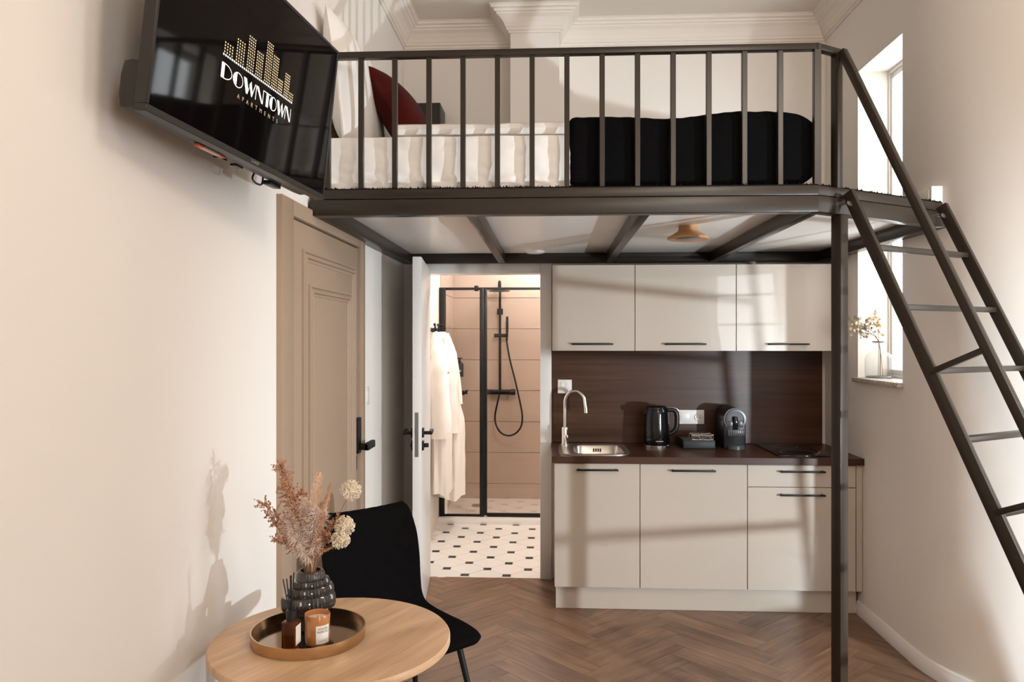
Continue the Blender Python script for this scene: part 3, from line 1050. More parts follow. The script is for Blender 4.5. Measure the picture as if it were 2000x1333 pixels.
# white boards closing the underside between the joists
xs = [-0.955, -0.318, 0.362, 1.010, XR - 0.004]
for i in range(4):
    b = B()
    x0, x1 = xs[i] + 0.001, xs[i + 1] - 0.001
    if i < 3:
        b.box(x0, x1, AY + 0.062, YB - 0.003, ZM, ZM + 0.018)
    else:
        yd = lambda x: AY + (x - AX) * math.tan(TH) + 0.07
        b.prism([(x0, yd(x0)), (x1 - 0.05, yd(x1 - 0.05)), (x1, yd(x1)), (x1, YB - 0.003), (x0, YB - 0.003)], ZM, ZM + 0.018)
    part('ceiling_board', b, M['panelwhite'], loft)
# black carpet with a frayed edge
b = B()
b.prism([(-0.952, AY + 0.004), (AX, AY + 0.004), (dg(DL, -0.004, 0).x, dg(DL, -0.004, 0).y), (XR - 0.004, EY + 0.05), (XR - 0.004, YB - 0.003), (-0.952, YB - 0.003)], ZM + 0.0185, ZT + 0.004)
carpet = part('carpet', b, M['carpet'], loft)
b = B()
rg = random.Random(3)
for i in range(900):
    f = rg.random()
    tot = 1.96 + DL
    s = f * tot
    if s < 1.96:
        p = Vector((-0.95 + s, AY + 0.006 + rg.random() * 0.03, ZT + 0.003))
    else:
        p = dg(s - 1.96, -0.006 - rg.random() * 0.03, ZT + 0.003)
    h = 0.004 + rg.random() * 0.008
    w_ = 0.004
    a = rg.random() * 6.28
    d = Vector((math.cos(a), math.sin(a), 0)) * w_
    tip = p + Vector((rg.uniform(-.006, .006), rg.uniform(-.006, .006), h))
    b.poly([p - d, p + d, tip])
part('carpet_tuft', b, M['carpet'], carpet, smooth=False, kind='stuff')
# posts
PC = dg(0.150, 0.0, 0)
b = B(); b.bar(dg(0.150, -0.0235, 0.0), dg(0.150, -0.0235, ZB), 0.045, 0.045, N2, 0.003)
part('post', b, M['bronze'], loft)
# railing: balusters, corner post, top rail
for i, x in enumerate([-0.750, -0.616, -0.481, -0.347, -0.212, -0.077, 0.058, 0.194, 0.330, 0.466, 0.602, 0.737, 0.872]):
    b = B(); b.box(x - 0.010, x + 0.010, AY + 0.010, AY + 0.030, ZT, 2.645, 0.0015, 1)
    part('baluster', b, M['bronze'], loft)
b = B(); b.box(-0.892, -0.872, AY + 0.010, AY + 0.030, ZT, 2.645, 0.0015, 1)
part('baluster', b, M['bronze'], loft)
b = B(); b.box(AX - 0.014, AX + 0.012, AY + 0.004, AY + 0.030, ZT, 2.667, 0.0015, 1)
part('corner_post', b, M['bronze'], loft)
b = B(); b.bar(dg(0.126, -0.018, ZT), dg(0.126, -0.018, 2.655), 0.032, 0.030, N2, 0.002)
part('end_post', b, M['bronze'], loft)
b = B(); b.box(-0.950, AX + 0.006, AY + 0.002, AY + 0.036, 2.643, 2.668, 0.003)
part('top_rail', b, M['bronze'], loft)
b = B(); b.bar(dg(-0.004, -0.018, 2.6555), dg(0.142, -0.018, 2.6555), 0.032, 0.025, N2, 0.003)
part('top_rail', b, M['bronze'], loft)

# ------------------------------------------------------------------ LADDER
ld = thing('loft_ladder', 'brown steel ladder with one handrail leaning on the loft', 'ladder', tuple(dg(0.45, 0.5, 0)))
KS = 2.06           # drop per metre forward
SL, SR = 0.137, 0.735
def lad(s, off, z): return dg(s, off, z)
for s in (SL, SR):
    b = B()
    z0, o0 = 2.105, 0.026
    z1 = 0.0
    o1 = o0 + (z0 - z1) / KS
    dirv = (lad(s, o1, z1) - lad(s, o0, z0)).normalized()
    b.bar(lad(s, o0, z0), lad(s, o1, z1), 0.022, 0.044, T2, 0.002)
    part('stringer', b, M['bronze'], ld)
    b = B(); b.tube([lad(s, 0.0, 2.065) - T2 * 0.018, lad(s, 0.030, 2.065) - T2 * 0.018], 0.009, 10)
    part('bolt', b, M['chrome'], ld)
for i in range(9):
    z = 1.884 - 0.2275 * i
    if z < 0.03: break
    o = 0.020 + (2.105 - z) / KS
    b = B(); b.bar(lad(SL + 0.011, o, z), lad(SR - 0.011, o, z), 0.034, 0.020, N2, 0.002)
    part('rung', b, M['bronze'], ld)
b = B()
hz0, ho0 = 2.655, 0.006
hz1 = 0.93
ho1 = ho0 + (hz0 - hz1) / 2.10
b.bar(lad(SL - 0.010, ho0, hz0), lad(SL - 0.010, ho1, hz1), 0.026, 0.030, T2, 0.002)
part('handrail', b, M['bronze'], ld)
for oz in (1.425, 0.98):
    o = 0.020 + (2.105 - oz) / KS
    zz = oz + 0.085
    o2 = ho0 + (hz0 - zz) / 2.10
    b = B(); b.bar(lad(SL - 0.006, o + 0.01, oz), lad(SL - 0.006, o2, zz), 0.020, 0.020, T2, 0.002)
    part('handrail_bracket', b, M['bronze'], ld)

# small plain white box cover against the right wall just above the loft's end
t = thing('wall_fitting', 'white boxy cover on the right wall above the loft edge', 'socket', (XR, 3.62, 2.17))
b = B(); b.box(XR - 0.022, XR + 0.03, 3.535, 3.725, 2.10, 2.228, 0.004)
part('fitting_plate', b, M['white'], t)
b = B(); b.box(XR - 0.025, XR - 0.022, 3.555, 3.705, 2.115, 2.214, 0.001)
part('cover_insert', b, M['white'], t)

# lamps under the loft
t = thing('ceiling_spot', 'small turned wooden ceiling lamp under the loft', 'ceiling lamp', (0.66, 3.77, ZM))
b = B(); b.lathe([(0, 0.0), (0.045, 0.0), (0.046, -0.018), (0.052, -0.026), (0.098, -0.052), (0.100, -0.060), (0.094, -0.064), (0.066, -0.060), (0.0, -0.058)], (0.66, 3.77, ZM), 36)
part('lamp_body', b, M['lampwood'], t)
b = B(); b.lathe([(0, -0.0630), (0.056, -0.0630), (0.060, -0.0610)], (0.66, 3.77, ZM), 28)
part('lamp_disc', b, M['greyplastic'], t)
t = thing('recessed_downlight', 'flat white round downlight under the loft near the doorway', 'downlight', (-0.105, 4.80, ZM))
b = B(); b.lathe([(0, -0.010), (0.052, -0.010), (0.060, -0.006), (0.062, 0.0)], (-0.105, 4.80, ZM), 32)
part('trim_ring', b, M['white'], t)
b = B(); b.lathe([(0, -0.0115), (0.044, -0.0115), (0.046, -0.0095)], (-0.105, 4.80, ZM), 28)
part('diffuser', b, M['white'], t)

# ------------------------------------------------------------------ BED ON THE LOFT
def wr(sc, amp, seed=0.0, low=None):
    def f(p, n):
        v = noise.noise(Vector((p.x * sc + seed, p.y * sc, p.z * sc * 1.6)))
        v2 = noise.noise(Vector(((p.x + p.z * 1.3) * sc * 3 + seed, p.y * 2, (p.z - p.x) * sc * 1.2)))
        k = 1.0
        if low is not None:
            k += 2.2 * max(0, 1 - (p.z - low) / 0.06)
        return n * (amp * v + amp * 0.5 * v2 * k)
    return f
ZP = ZT + 0.0045
b = B(); b.rbox(-0.935, 0.995, 3.045, 4.45, ZP, ZP + 0.218, 0.030, 0.025, disp=None)
mtt = solo('mattress', b, M['linen'], 'white mattress with crumpled sheet lying on the loft platform', 'mattress')
def crumple(p, n):
    k = max(0, 1 - (p.z - ZP) / 0.09)
    a_ = noise.noise(Vector((p.x * 7 + p.z * 9, 0, p.z * 4 - p.x * 2)))
    b_ = noise.noise(Vector((p.x * 15 + p.z * 24, 3, p.z * 26 - p.x * 6)))
    c_ = noise.noise(Vector((p.x * 30 - p.z * 16, 7, p.z * 48)))
    return Vector((0, -(0.007 * a_ + (0.004 + 0.010 * k) * b_ + 0.004 * k * c_), 0.006 * k * a_))
b = B(); b.rbox(-0.930, 0.075, 3.026, 3.044, ZP + 0.005, ZP + 0.216, 0.008, 0.007, disp=crumple)
part('sheet_side', b, M['linen'], mtt)
b = B(); b.rbox(-0.64, 0.95, 3.034, 4.46, ZP + 0.220, ZP + 0.272, 0.026, 0.02, disp=wr(3.0, 0.008, 2.0))
solo('duvet', b, M['linen'], 'puffy white duvet spread over the loft mattress', 'duvet')
# throw: a black plush shell over the foot end
def thr(p, n):
    v = noise.noise(Vector((p.x * 5, p.y * 5, p.z * 5)))
    v2 = noise.noise(Vector((p.x * 22, p.y * 22, p.z * 10)))
    up = max(0, n.z)
    hump = 0.016 * math.exp(-((p.x - 0.80) / 0.22) ** 2) - 0.010 * math.exp(-((p.x - 0.45) / 0.12) ** 2)
    return n * (0.005 * v + 0.004 * v2) + Vector((0, 0, hump * up))
b = B(); b.rbox(0.062, 1.040, 3.016, 4.48, ZP + 0.003, ZP + 0.286, 0.030, 0.016, disp=thr)
for v in b.bm.verts:      # round off the foot end
    if v.co.x > 0.90:
        k = (v.co.x - 0.90) / 0.140
        zc = ZP + 0.140
        v.co.z = zc + (v.co.z - zc) * math.sqrt(max(0.02, 1 - (k * 0.93) ** 2.4))
b.bm.normal_update()
bmesh.ops.delete(b.bm, geom=[f for f in b.bm.faces if f.normal.z < -0.95 or f.normal.x < -0.95], context='FACES')
solo('throw_blanket', b, M['throw'], 'black plush throw covering the foot of the loft bed', 'blanket')
# pillows
def orient(c, xdir, ydir):
    x = Vector(xdir).normalized()
    y = Vector(ydir)
    y = (y - x * y.dot(x)).normalized()
    z = x.cross(y)
    return Matrix(((x.x, y.x, z.x, c[0]), (x.y, y.y, z.y, c[1]), (x.z, y.z, z.z, c[2]), (0, 0, 0, 1)))
b = B(); b.cushion(0.72, 0.56, 0.15, orient((-0.874, 3.40, ZP + 0.485), (0, 1, 0), (-0.12, 0, 0.99)), pw=3.4)
solo('pillow', b, M['linen'], 'white pillow standing against the wall nearest the railing', 'pillow')
b = B(); b.cushion(0.62, 0.48, 0.15, orient((-0.862, 4.15, ZP + 0.465), (0, 1, 0), (-0.18, 0, 0.98)))
solo('pillow', b, M['linen'], 'white pillow standing against the wall farther from the railing', 'pillow')
b = B(); b.cushion(0.47, 0.48, 0.17, orient((-0.690, 3.60, ZP + 0.440), (0.15, 1, 0.0), (-0.52, 0.0, 0.85)), pw=3)
solo('velvet_cushion', b, M['redvelvet'], 'dark red velvet cushion leaning on the white pillow', 'cushion')
# dark box behind the cushion
t = thing('wall_box', 'dark brown boxy shelf on the back wall behind the red cushion', 'shelf', (-0.82, YB, 2.7))
b = B(); b.box(-0.955, -0.690, 4.72, YB, 2.60, 3.005, 0.004)
part('box_body', b, M['nightbox'], t)
b = B(); b.box(-0.945, -0.705, 4.712, 4.72, 2.61, 2.995, 0.002)
part('box_front', b, M['nightbox'], t)
# small brass wall reading lamp above the pillow
t = thing('reading_lamp', 'tiny brass wall lamp with black wire above the white pillow', 'wall lamp', (XL, 3.60, 2.9))
b = B(); b.lathe([(0, 0), (0.022, 0), (0.022, 0.012), (0, 0.012)], n=16, mx=Matrix.Translation((XL, 3.62, 2.86)) @ Matrix.Rotation(math.pi / 2, 4, 'Y'))
part('wall_rose', b, M['brass'], t)
b = B(); b.tube(smooth_path([(XL + 0.01, 3.62, 2.86), (XL + 0.05, 3.60, 2.88), (XL + 0.09, 3.56, 2.855)], 4), 0.005, 8)
part('arm', b, M['brass'], t)
b = B(); b.tube([(XL + 0.045 + 0.014 * math.cos(i * 0.9) + i * 0.0018, 3.57, 2.845 + 0.010 * math.sin(i * 0.9)) for i in range(16)], 0.0016, 5)
part('wire', b, M['black'], t)

# ------------------------------------------------------------------ KITCHEN
def handle_mesh(x0, x1, y, z, proj=0.026):
    b = B()
    b.box(x0, x1, y - proj - 0.007, y - proj + 0.003, z - 0.005, z + 0.005, 0.0022)
    for x in (x0 + 0.012, x1 - 0.012):
        b.box(x - 0.005, x + 0.005, y - proj, y, z - 0.0045, z + 0.0045, 0.001, 1)
    return b
YF = 4.346
units = [(0.013, 0.494, 'cream glossy base cabinet under the sink beside the doorway'),
         (0.494, 1.089, 'cream glossy base cabinet in the middle with one wide door'),
         (1.089, 1.682, 'cream glossy base cabinet with a drawer under the hob')]
for i, (x0, x1, lab) in enumerate(units):
    t = thing('base_cabinet', lab, 'cabinet', ((x0 + x1) / 2, 4.64, 0.0))
    b = B(); b.box(x0 + 0.001, x1 - 0.001, YF + 0.020, YB - 0.003, 0.140, 0.841)
    if i == 0:    # leave the sink's bowl free
        b = B()
        b.box(x0 + 0.001, x0 + 0.019, YF + 0.020, YB - 0.003, 0.140, 0.841)
        b.box(x1 - 0.019, x1 - 0.001, YF + 0.020, YB - 0.003, 0.140, 0.841)
        b.box(x0 + 0.019, x1 - 0.019, YF + 0.020, YB - 0.003, 0.140, 0.158)
        b.box(x0 + 0.019, x1 - 0.019, YB - 0.015, YB - 0.003, 0.158, 0.841)
        b.box(x0 + 0.019, x1 - 0.019, YF + 0.020, YF + 0.032, 0.158, 0.841)
    part('carcass', b, M['carcass'], t)
    if i < 2:
        b = B(); b.box(x0 + 0.0018, x1 - 0.0018, YF, YF + 0.019, 0.140, 0.838, 0.0012, 1)
        d = part('cabinet_door', b, M['cabinet'], t)
        hx = (0.138, 0.372) if i == 0 else (0.665, 0.910)
        part('handle', handle_mesh(hx[0], hx[1], YF, 0.806), M['blackmetal'], d)
    else:
        b = B(); b.box(x0 + 0.0018, x1 - 0.0018, YF, YF + 0.019, 0.7175, 0.838, 0.0012, 1)
        d = part('drawer', b, M['cabinet'], t)
        part('handle', handle_mesh(1.261, 1.508, YF, 0.806), M['blackmetal'], d)
        b = B(); b.box(x0 + 0.0018, x1 - 0.0018, YF, YF + 0.019, 0.140, 0.7140, 0.0012, 1)
        d = part('cabinet_door', b, M['cabinet'], t)
        part('handle', handle_mesh(1.261, 1.508, YF, 0.676), M['blackmetal'], d)
b = B(); b.box(1.6845, XR - 0.002, YF + 0.003, YF + 0.020, 0.140, 0.841, 0.001, 1)
solo('filler_strip', b, M['cabinet'], 'narrow cream filler strip between base cabinet and right wall', 'filler')
b = B(); b.box(0.022, 1.705, YF + 0.058, YF + 0.074, 0.0005, 0.1395, 0.001, 1)
solo('plinth', b, M['cabinet'], 'long cream kick board under the base cabinets', 'plinth')

# worktop with a cut-out for the sink
SX0, SX1, SY0, SY1 = 0.040, 0.452, 4.375, 4.855
HX0, HX1, HY0, HY1 = 0.120, 0.430, 4.410, 4.800
b = B()
z0, z1 = 0.8425, 0.880
b.box(0.0, HX0, 4.326, YB - 0.0005, z0, z1)
b.box(HX1, XR - 0.001, 4.326, YB - 0.0005, z0, z1)
b.box(HX0, HX1, 4.326, HY0, z0, z1)
b.box(HX0, HX1, HY1, YB - 0.0005, z0, z1)
solo('worktop', b, M['walnut'], 'dark walnut kitchen worktop', 'worktop')
b = B(); b.box(0.0, 1.697, YB - 0.018, YB - 0.001, 0.8805, 1.4715, 0.001, 1)
solo('backsplash', b, M['walnut'], 'dark walnut backsplash panel behind the worktop', 'backsplash')

# upper cabinets
YU = 4.58
ups = [(0.001, 0.491, (0.116, 0.361), 'cream glossy wall cabinet nearest the bathroom door'),
       (0.491, 1.083, (0.662, 0.904), 'cream glossy wall cabinet in the middle of the three'),
       (1.083, 1.678, (1.258, 1.498), 'cream glossy wall cabinet nearest the loft post')]
for x0, x1, hx, lab in ups:
    t = thing('wall_cabinet', lab, 'cabinet', ((x0 + x1) / 2, 4.76, 1.473))
    b = B(); b.box(x0 + 0.001, x1 - 0.001, YU + 0.020, YB - 0.003, 1.473, 1.982)
    part('carcass', b, M['carcass'], t)
    b = B(); b.box(x0 + 0.0018, x1 - 0.0018, YU, YU + 0.019, 1.471, 1.981, 0.0012, 1)
    d = part('cabinet_door', b, M['cabinet'], t)
    part('handle', handle_mesh(hx[0], hx[1], YU, 1.511), M['blackmetal'], d)
b = B(); b.box(1.6800, XR - 0.002, YU + 0.004, YU + 0.020, 1.473, 1.981, 0.001, 1)
solo('filler_strip', b, M['cabinet'], 'narrow cream filler strip between wall cabinet and right wall', 'filler')
t = thing('detector_puck', 'tiny grey round puck on top of the wall cabinets near the post', 'detector', (1.18, YU + 0.05, 1.9825))
b = B(); b.lathe([(0.034, 0.0), (0.034, 0.004), (0.030, 0.006), (0, 0.006)], (1.18, YU + 0.045, 1.9822), 20)
part('base_ring', b, M['greyplastic'], t)
b = B(); b.lathe([(0.030, 0.006), (0.026, 0.017), (0, 0.019)], (1.18, YU + 0.045, 1.9822), 20)
part('cap', b, M['greyplastic'], t)

# sink
t = thing('sink', 'small stainless sink set in the worktop', 'sink', (0.25, 4.6, 0.88))
b = B()
NS = 40
def rr(cx, cy, hx, hy, r, n=NS):
    out = []
    for k in range(n):
        a = 2 * math.pi * k / n
        c, s = math.cos(a), math.sin(a)
        e = 0.36
        out.append((cx + hx * math.copysign(abs(c) ** e, c), cy + hy * math.copysign(abs(s) ** e, s)))
    return out
loops = [(rr(0.246, 4.615, 0.206, 0.240, 0), 0.8805), (rr(0.246, 4.615, 0.206, 0.240, 0), 0.8845), (rr(0.246, 4.615, 0.200, 0.234, 0), 0.8855), (rr(0.276, 4.600, 0.148, 0.186, 0), 0.8840), (rr(0.276, 4.600, 0.142, 0.180, 0), 0.876), (rr(0.276, 4.600, 0.130, 0.168, 0), 0.745), (rr(0.276, 4.600, 0.105, 0.14, 0), 0.735), (rr(0.276, 4.600, 0.02, 0.02, 0), 0.730)]
prev = None
for lp, z in loops:
    vs_ = [b.bm.verts.new((x, y, z)) for x, y in lp]
    if prev:
        for k in range(NS):
            b.bm.faces.new((prev[k], prev[(k + 1) % NS], vs_[(k + 1) % NS], vs_[k]))
    prev = vs_
b.bm.faces.new(prev)
sink = part('basin', b, M['steel'], t, recalc=False)
b = B()
for k in range(4):
    b.box(0.255 + k * 0.014, 0.262 + k * 0.014, 4.765, 4.774, 0.845, 0.864, 0.001, 1)
part('overflow_slots', b, M['black'], t)
# tap
t = thing('kitchen_tap', 'tall chrome swan-neck kitchen tap', 'tap', (0.085, 4.80, 0.885))
tx, ty = 0.082, 4.80
b = B(); b.lathe([(0, 0.004), (0.026, 0.004), (0.026, 0.012), (0.021, 0.014), (0.021, 0.105), (0.018, 0.112), (0, 0.112)], (tx, ty, 0.880), 22)
part('tap_body', b, M['chrome'], t)
arc_ = [(tx, ty, 0.985), (tx, ty, 1.10)] + [(tx + 0.062 - 0.062 * math.cos(a) , ty - 0.012 * a, 1.145 + 0.074 * math.sin(a)) for a in [i / 14 * math.pi for i in range(0, 13)]] + [(tx + 0.126, ty - 0.04, 1.110), (tx + 0.128, ty - 0.04, 1.092)]
b = B(); b.tube(arc_, 0.0105, 12); b.tube([(tx + 0.126, ty - 0.04, 1.122), (tx + 0.129, ty - 0.04, 1.085)], 0.0125, 12)
part('spout', b, M['chrome'], t)
b = B(); b.tube([(tx, ty, 0.935), (tx + 0.005, ty - 0.05, 0.940)], 0.013, 12); b.tube([(tx + 0.005, ty - 0.05, 0.940), (tx + 0.012, ty - 0.075, 0.895)], 0.006, 8)
part('lever', b, M['chrome'], t)

# switch and socket on the backsplash
YSP = YB - 0.018
t = thing('wall_switch', 'white double light switch on the backsplash above the tap', 'switch', (0.08, YSP, 1.24))
b = B(); b.box(0.037, 0.127, YSP - 0.009, YSP, 1.194, 1.282, 0.003)
part('switch_plate', b, M['white'], t)
for x0, x1 in ((0.054, 0.0815), (0.0825, 0.110)):
    b = B(); b.box(x0, x1, YSP - 0.013, YSP - 0.009, 1.211, 1.265, 0.0015)
    part('rocker', b, M['white'], t)
t = thing('wall_fitting', 'white switch and socket unit on the backsplash behind the kettle', 'socket', (0.88, YSP, 1.05))
b = B(); b.box(0.799, 0.962, YSP - 0.009, YSP, 1.003, 1.092, 0.003)
part('fitting_plate', b, M['white'], t)
b = B(); b.box(0.816, 0.870, YSP - 0.012, YSP - 0.009, 1.020, 1.075, 0.0015)
part('rocker', b, M['white'], t)
b = B(); b.lathe([(0.021, 0.010), (0.019, 0.0005), (0.0, 0.0005)], n=28, mx=Matrix.Translation((0.922, YSP - 0.008, 1.047)) @ Matrix.Rotation(math.pi / 2, 4, 'X'))
b.lathe([(0.021, 0.001), (0.024, 0.0035), (0.021, 0.005)], n=28, mx=Matrix.Translation((0.922, YSP - 0.008, 1.047)) @ Matrix.Rotation(math.pi / 2, 4, 'X'))
sk = part('outlet_ring', b, M['white'], t)
b = B()
for dx in (-0.0095, 0.0095):
    b.tube([(0.922 + dx, YSP - 0.0085, 1.044), (0.922 + dx, YSP - 0.0105, 1.044)], 0.0028, 8)
part('outlet_hole', b, M['black'], sk)

# kettle
kx, ky = 0.640, 4.745
t = thing('kettle', 'black cordless kettle on a chrome base', 'kettle', (kx, ky, 0.88))
b = B(); b.lathe([(0, 0), (0.078, 0), (0.079, 0.006), (0.079, 0.014), (0.074, 0.018), (0, 0.018)], (kx, ky, 0.880), 36)
part('power_base', b, M['chrome'], t)
b = B(); b.lathe([(0, 0.019), (0.076, 0.019), (0.078, 0.026), (0.079, 0.060), (0.077, 0.115), (0.074, 0.165), (0.072, 0.205), (0.071, 0.225), (0.068, 0.232), (0, 0.232)], (kx, ky, 0.880), 40)
body = part('kettle_body', b, M['blackgloss'], t)
b = B(); b.box(kx - 0.015, kx + 0.030, ky - 0.082, ky - 0.076, 0.921, 0.926, 0.001, 1)
part('name_strip', b, M['steel'], body)
b = B(); b.lathe([(0.066, 0.232), (0.064, 0.244), (0.055, 0.252), (0.02, 0.256), (0, 0.256)], (kx, ky, 0.880), 36)
part('lid', b, M['blackgloss'], t)
b = B(); b.prism([(-0.03, 0.0), (0.03, 0.0), (0.0, -0.032)], 0.205, 0.236, Matrix.Translation((kx - 0.055, ky - 0.02, 0.880)) @ Matrix.Rotation(R(-70), 4, 'Z'))
part('spout', b, M['blackgloss'], t)
hp = smooth_path([(kx + 0.060, ky - 0.005, 1.103), (kx + 0.098, ky - 0.005, 1.108), (kx + 0.120, ky - 0.005, 1.088), (kx + 0.124, ky - 0.005, 1.040), (kx + 0.118, ky - 0.005, 0.995), (kx + 0.095, ky - 0.005, 0.968), (kx + 0.070, ky - 0.005, 0.958)], 5)
b = B(); b.tube(hp, [0.012 + 0.003 * math.sin(i / len(hp) * math.pi) for i in range(len(hp))], 12)
hd = part('handle', b, M['black'], t)
b = B(); b.tube([Vector(p) + Vector((0.012 if i > 6 else 0.004, 0, 0.012 if i < 12 else -0.004)) for i, p in enumerate(hp)][2:-3], 0.0028, 6)
part('handle_trim', b, M['chrome'], hd)

# capsule box with two small wire-framed trays
t = thing('capsule_box', 'low charcoal drawer box between kettle and coffee machine', 'box', (0.885, 4.75, 0.88))
b = B(); b.box(0.788, 0.980, 4.672, 4.905, 0.881, 0.932, 0.003)
part('box_body', b, M['organizer'], t)
b = B(); b.box(0.791, 0.977, 4.664, 4.672, 0.885, 0.928, 0.002)
part('drawer_front', b, M['organizer'], t)
for x, lab in ((0.872, 'left'), (0.938, 'right')):
    tt = thing('capsule_tray', 'small silver capsule tray on the charcoal box, %s one' % ('nearer the kettle' if lab == 'left' else 'nearer the coffee machine'), 'tray', (x, 4.71, 0.932))
    b = B()
    y0, y1, z0, z1 = 4.675, 4.76, 0.9325, 0.962
    hw = 0.030
    for zz in (z0 + 0.002, z1):
        b.tube([(x - hw, y0, zz), (x + hw, y0, zz), (x + hw, y1, zz), (x - hw, y1, zz)], 0.0026, 6, closed=True)
    for sx in (-hw, hw):
        for yy in (y0, y1):
            b.tube([(x + sx, yy, z0), (x + sx, yy, z1)], 0.0026, 6)
    b.box(x - hw, x + hw, y0 + 0.002, y1, z0, z0 + 0.002)
    part('wire_frame', b, M['steel'], tt)
    b = B(); b.box(x - hw + 0.006, x + hw - 0.006, y0 + 0.004, y1 - 0.004, z0 + 0.0022, z1 - 0.004, 0.004)
    part('sachets', b, M['greyplastic'], tt)
    b = B(); b.box(x - 0.014, x + 0.014, y0 + 0.0015, y0 + 0.0042, z0 + 0.007, z0 + 0.019, 0.001, 1)
    part('tag', b, M['black'], tt)

# coffee machine
t = thing('coffee_machine', 'compact black capsule coffee machine on the worktop', 'coffee machine', (1.09, 4.74, 0.88))
b = B(); b.box(1.028, 1.160, 4.662, 4.90, 0.881, 1.060, 0.010)
mb = part('machine_body', b, M['black'], t)
b = B()
b.tube([(1.093, 4.655, 1.062), (1.093, 4.90, 1.062)], 0.066, 30)
part('brew_head', b, M['black'], t)
b = B(); b.lathe([(0.062, 0.0), (0.060, 0.006), (0.048, 0.007), (0.046, 0.0)], n=32, mx=Matrix.Translation((1.098, 4.655, 1.060)) @ Matrix.Rotation(math.pi / 2, 4, 'X'))
part('front_ring', b, M['machinegrey'], t)
b = B(); b.box(1.052, 1.082, 4.648, 4.654, 1.010, 1.050, 0.003); b.box(1.108, 1.140, 4.648, 4.654, 1.012, 1.054, 0.003)
part('front_plate', b, M['machinegrey'], t)
b = B(); b.box(1.082, 1.106, 4.632, 4.655, 1.000, 1.078, 0.005)
part('lever', b, M['blackgloss'], t)
b = B(); b.box(1.048, 1.150, 4.650, 4.662, 0.958, 1.000, 0.003)
gr = part('grille', b, M['machinegrey'], t)
b = B()
for k in range(8):
    b.box(1.053 + k * 0.0125, 1.058 + k * 0.0125, 4.6475, 4.650, 0.961, 0.997)
part('grille_rib', b, M['black'], gr)
b = B(); b.lathe([(0, 0.0), (0.052, 0.0), (0.052, 0.020), (0, 0.020)], (1.100, 4.668, 0.882), 28)
part('drip_tray', b, M['machinegrey'], t)
b = B(); b.box(1.050, 1.152, 4.6625, 4.668, 0.905, 0.955, 0.002)
part('cup_recess', b, M['blackgloss'], t)
# hob
t = thing('hob', 'flat black glass hob at the right end of the worktop', 'hob', (1.42, 4.63, 0.881))
b = B(); b.box(1.270, 1.560, 4.385, 4.890, 0.8805, 0.8865, 0.002)
part('hob_glass', b, M['blackgloss'], t)
for (x, y, r_) in ((1.415, 4.51, 0.095), (1.415, 4.76, 0.075)):
    b = B(); b.lathe([(r_ - 0.002, 0.88655), (r_, 0.8868), (r_ + 0.002, 0.88655)], (x, y, 0), 36)
    part('cooking_zone', b, M['greyplastic'], t)

# ------------------------------------------------------------------ TELEVISION
TC = Vector((-0.7476, 1.9509, 2.2246))
r2 = Vector((0.14240748, 0.98892436, -0.04181772)); u2 = Vector((0.09497499, 0.02840115, 0.99507443)); n2 = Vector((0.98524102, -0.14567768, -0.08987855))
TM = Matrix(((r2.x, u2.x, n2.x, TC.x), (r2.y, u2.y, n2.y, TC.y), (r2.z, u2.z, n2.z, TC.z), (0, 0, 0, 1)))
tv = thing('television', 'black flat television on a wall arm high on the left wall', 'television', mx=TM)
TW, TH_ = 0.84, 0.470
b = B()
bz = 0.009
for x0, x1, y0, y1 in [(-TW / 2, TW / 2, -TH_ / 2, -TH_ / 2 + 0.016), (-TW / 2, TW / 2, TH_ / 2 - bz, TH_ / 2), (-TW / 2, -TW / 2 + bz, -TH_ / 2 + 0.016, TH_ / 2 - bz), (TW / 2 - bz, TW / 2, -TH_ / 2 + 0.016, TH_ / 2 - bz)]:
    b.box(x0, x1, y0, y1, -0.030, 0.0, 0.001, 1)
bezel = part('bezel', b, M['tvgrey'], tv, local=True)
b = B(); b.box(-TW / 2 + bz, TW / 2 - bz, -TH_ / 2 + 0.016, TH_ / 2 - bz, -0.012, -0.002)
screen = part('screen', b, M['screenglass'], tv, local=True)
b = B(); b.box(-TW / 2 + 0.002, TW / 2 - 0.002, -TH_ / 2 + 0.002, TH_ / 2 - 0.002, -0.032, -0.013, 0.002, 1)
part('back_cover', b, M['tvgrey'], tv, local=True)
b = B(); b.rbox(-TW / 2 + 0.012, TW / 2 - 0.012, -TH_ / 2 + 0.004, -0.115, -0.088, -0.030, 0.022, 0.03)
hs = part('back_housing', b, M['tvgrey'], tv, local=True)
for x in (-0.055, 0.022):
    b = B(); b.box(x, x + 0.034, -TH_ / 2 + 0.0005, -TH_ / 2 + 0.006, -0.080, -0.062)
    part('port', b, M['black'], hs, local=True)
b = B(); b.box(-0.145, -0.075, -TH_ / 2 - 0.0005, -TH_ / 2 + 0.0045, -0.062, -0.046)
part('label_strip', b, M['pinklabel'], hs, local=True)
for x0, x1 in ((-0.165, -0.1455), (-0.0745, -0.052)):
    b = B(); b.box(x0, x1, -TH_ / 2 - 0.0005, -TH_ / 2 + 0.0045, -0.061, -0.045)
    part('label_end', b, M['redlabel'], hs, local=True)
b = B(); b.tube(smooth_path([(0.135, -TH_ / 2 + 0.01, -0.075), (0.128, -TH_ / 2 - 0.008, -0.075), (0.150, -TH_ / 2 - 0.016, -0.075), (0.178, -TH_ / 2 - 0.012, -0.075), (0.182, -TH_ / 2 + 0.01, -0.075)], 5), 0.0028, 7)
part('cable', b, M['black'], hs, local=True)
b = B(); b.box(0.20, 0.26, -TH_ / 2 - 0.006, -TH_ / 2 + 0.006, -0.086, -0.060, 0.002)
part('plug', b, M['black'], hs, local=True)
b = B(); text(b, 'SHARP', 0.013, Matrix.Translation((-0.012, -TH_ / 2 + 0.0035, 0.0004)), 0.0002, 1.05)
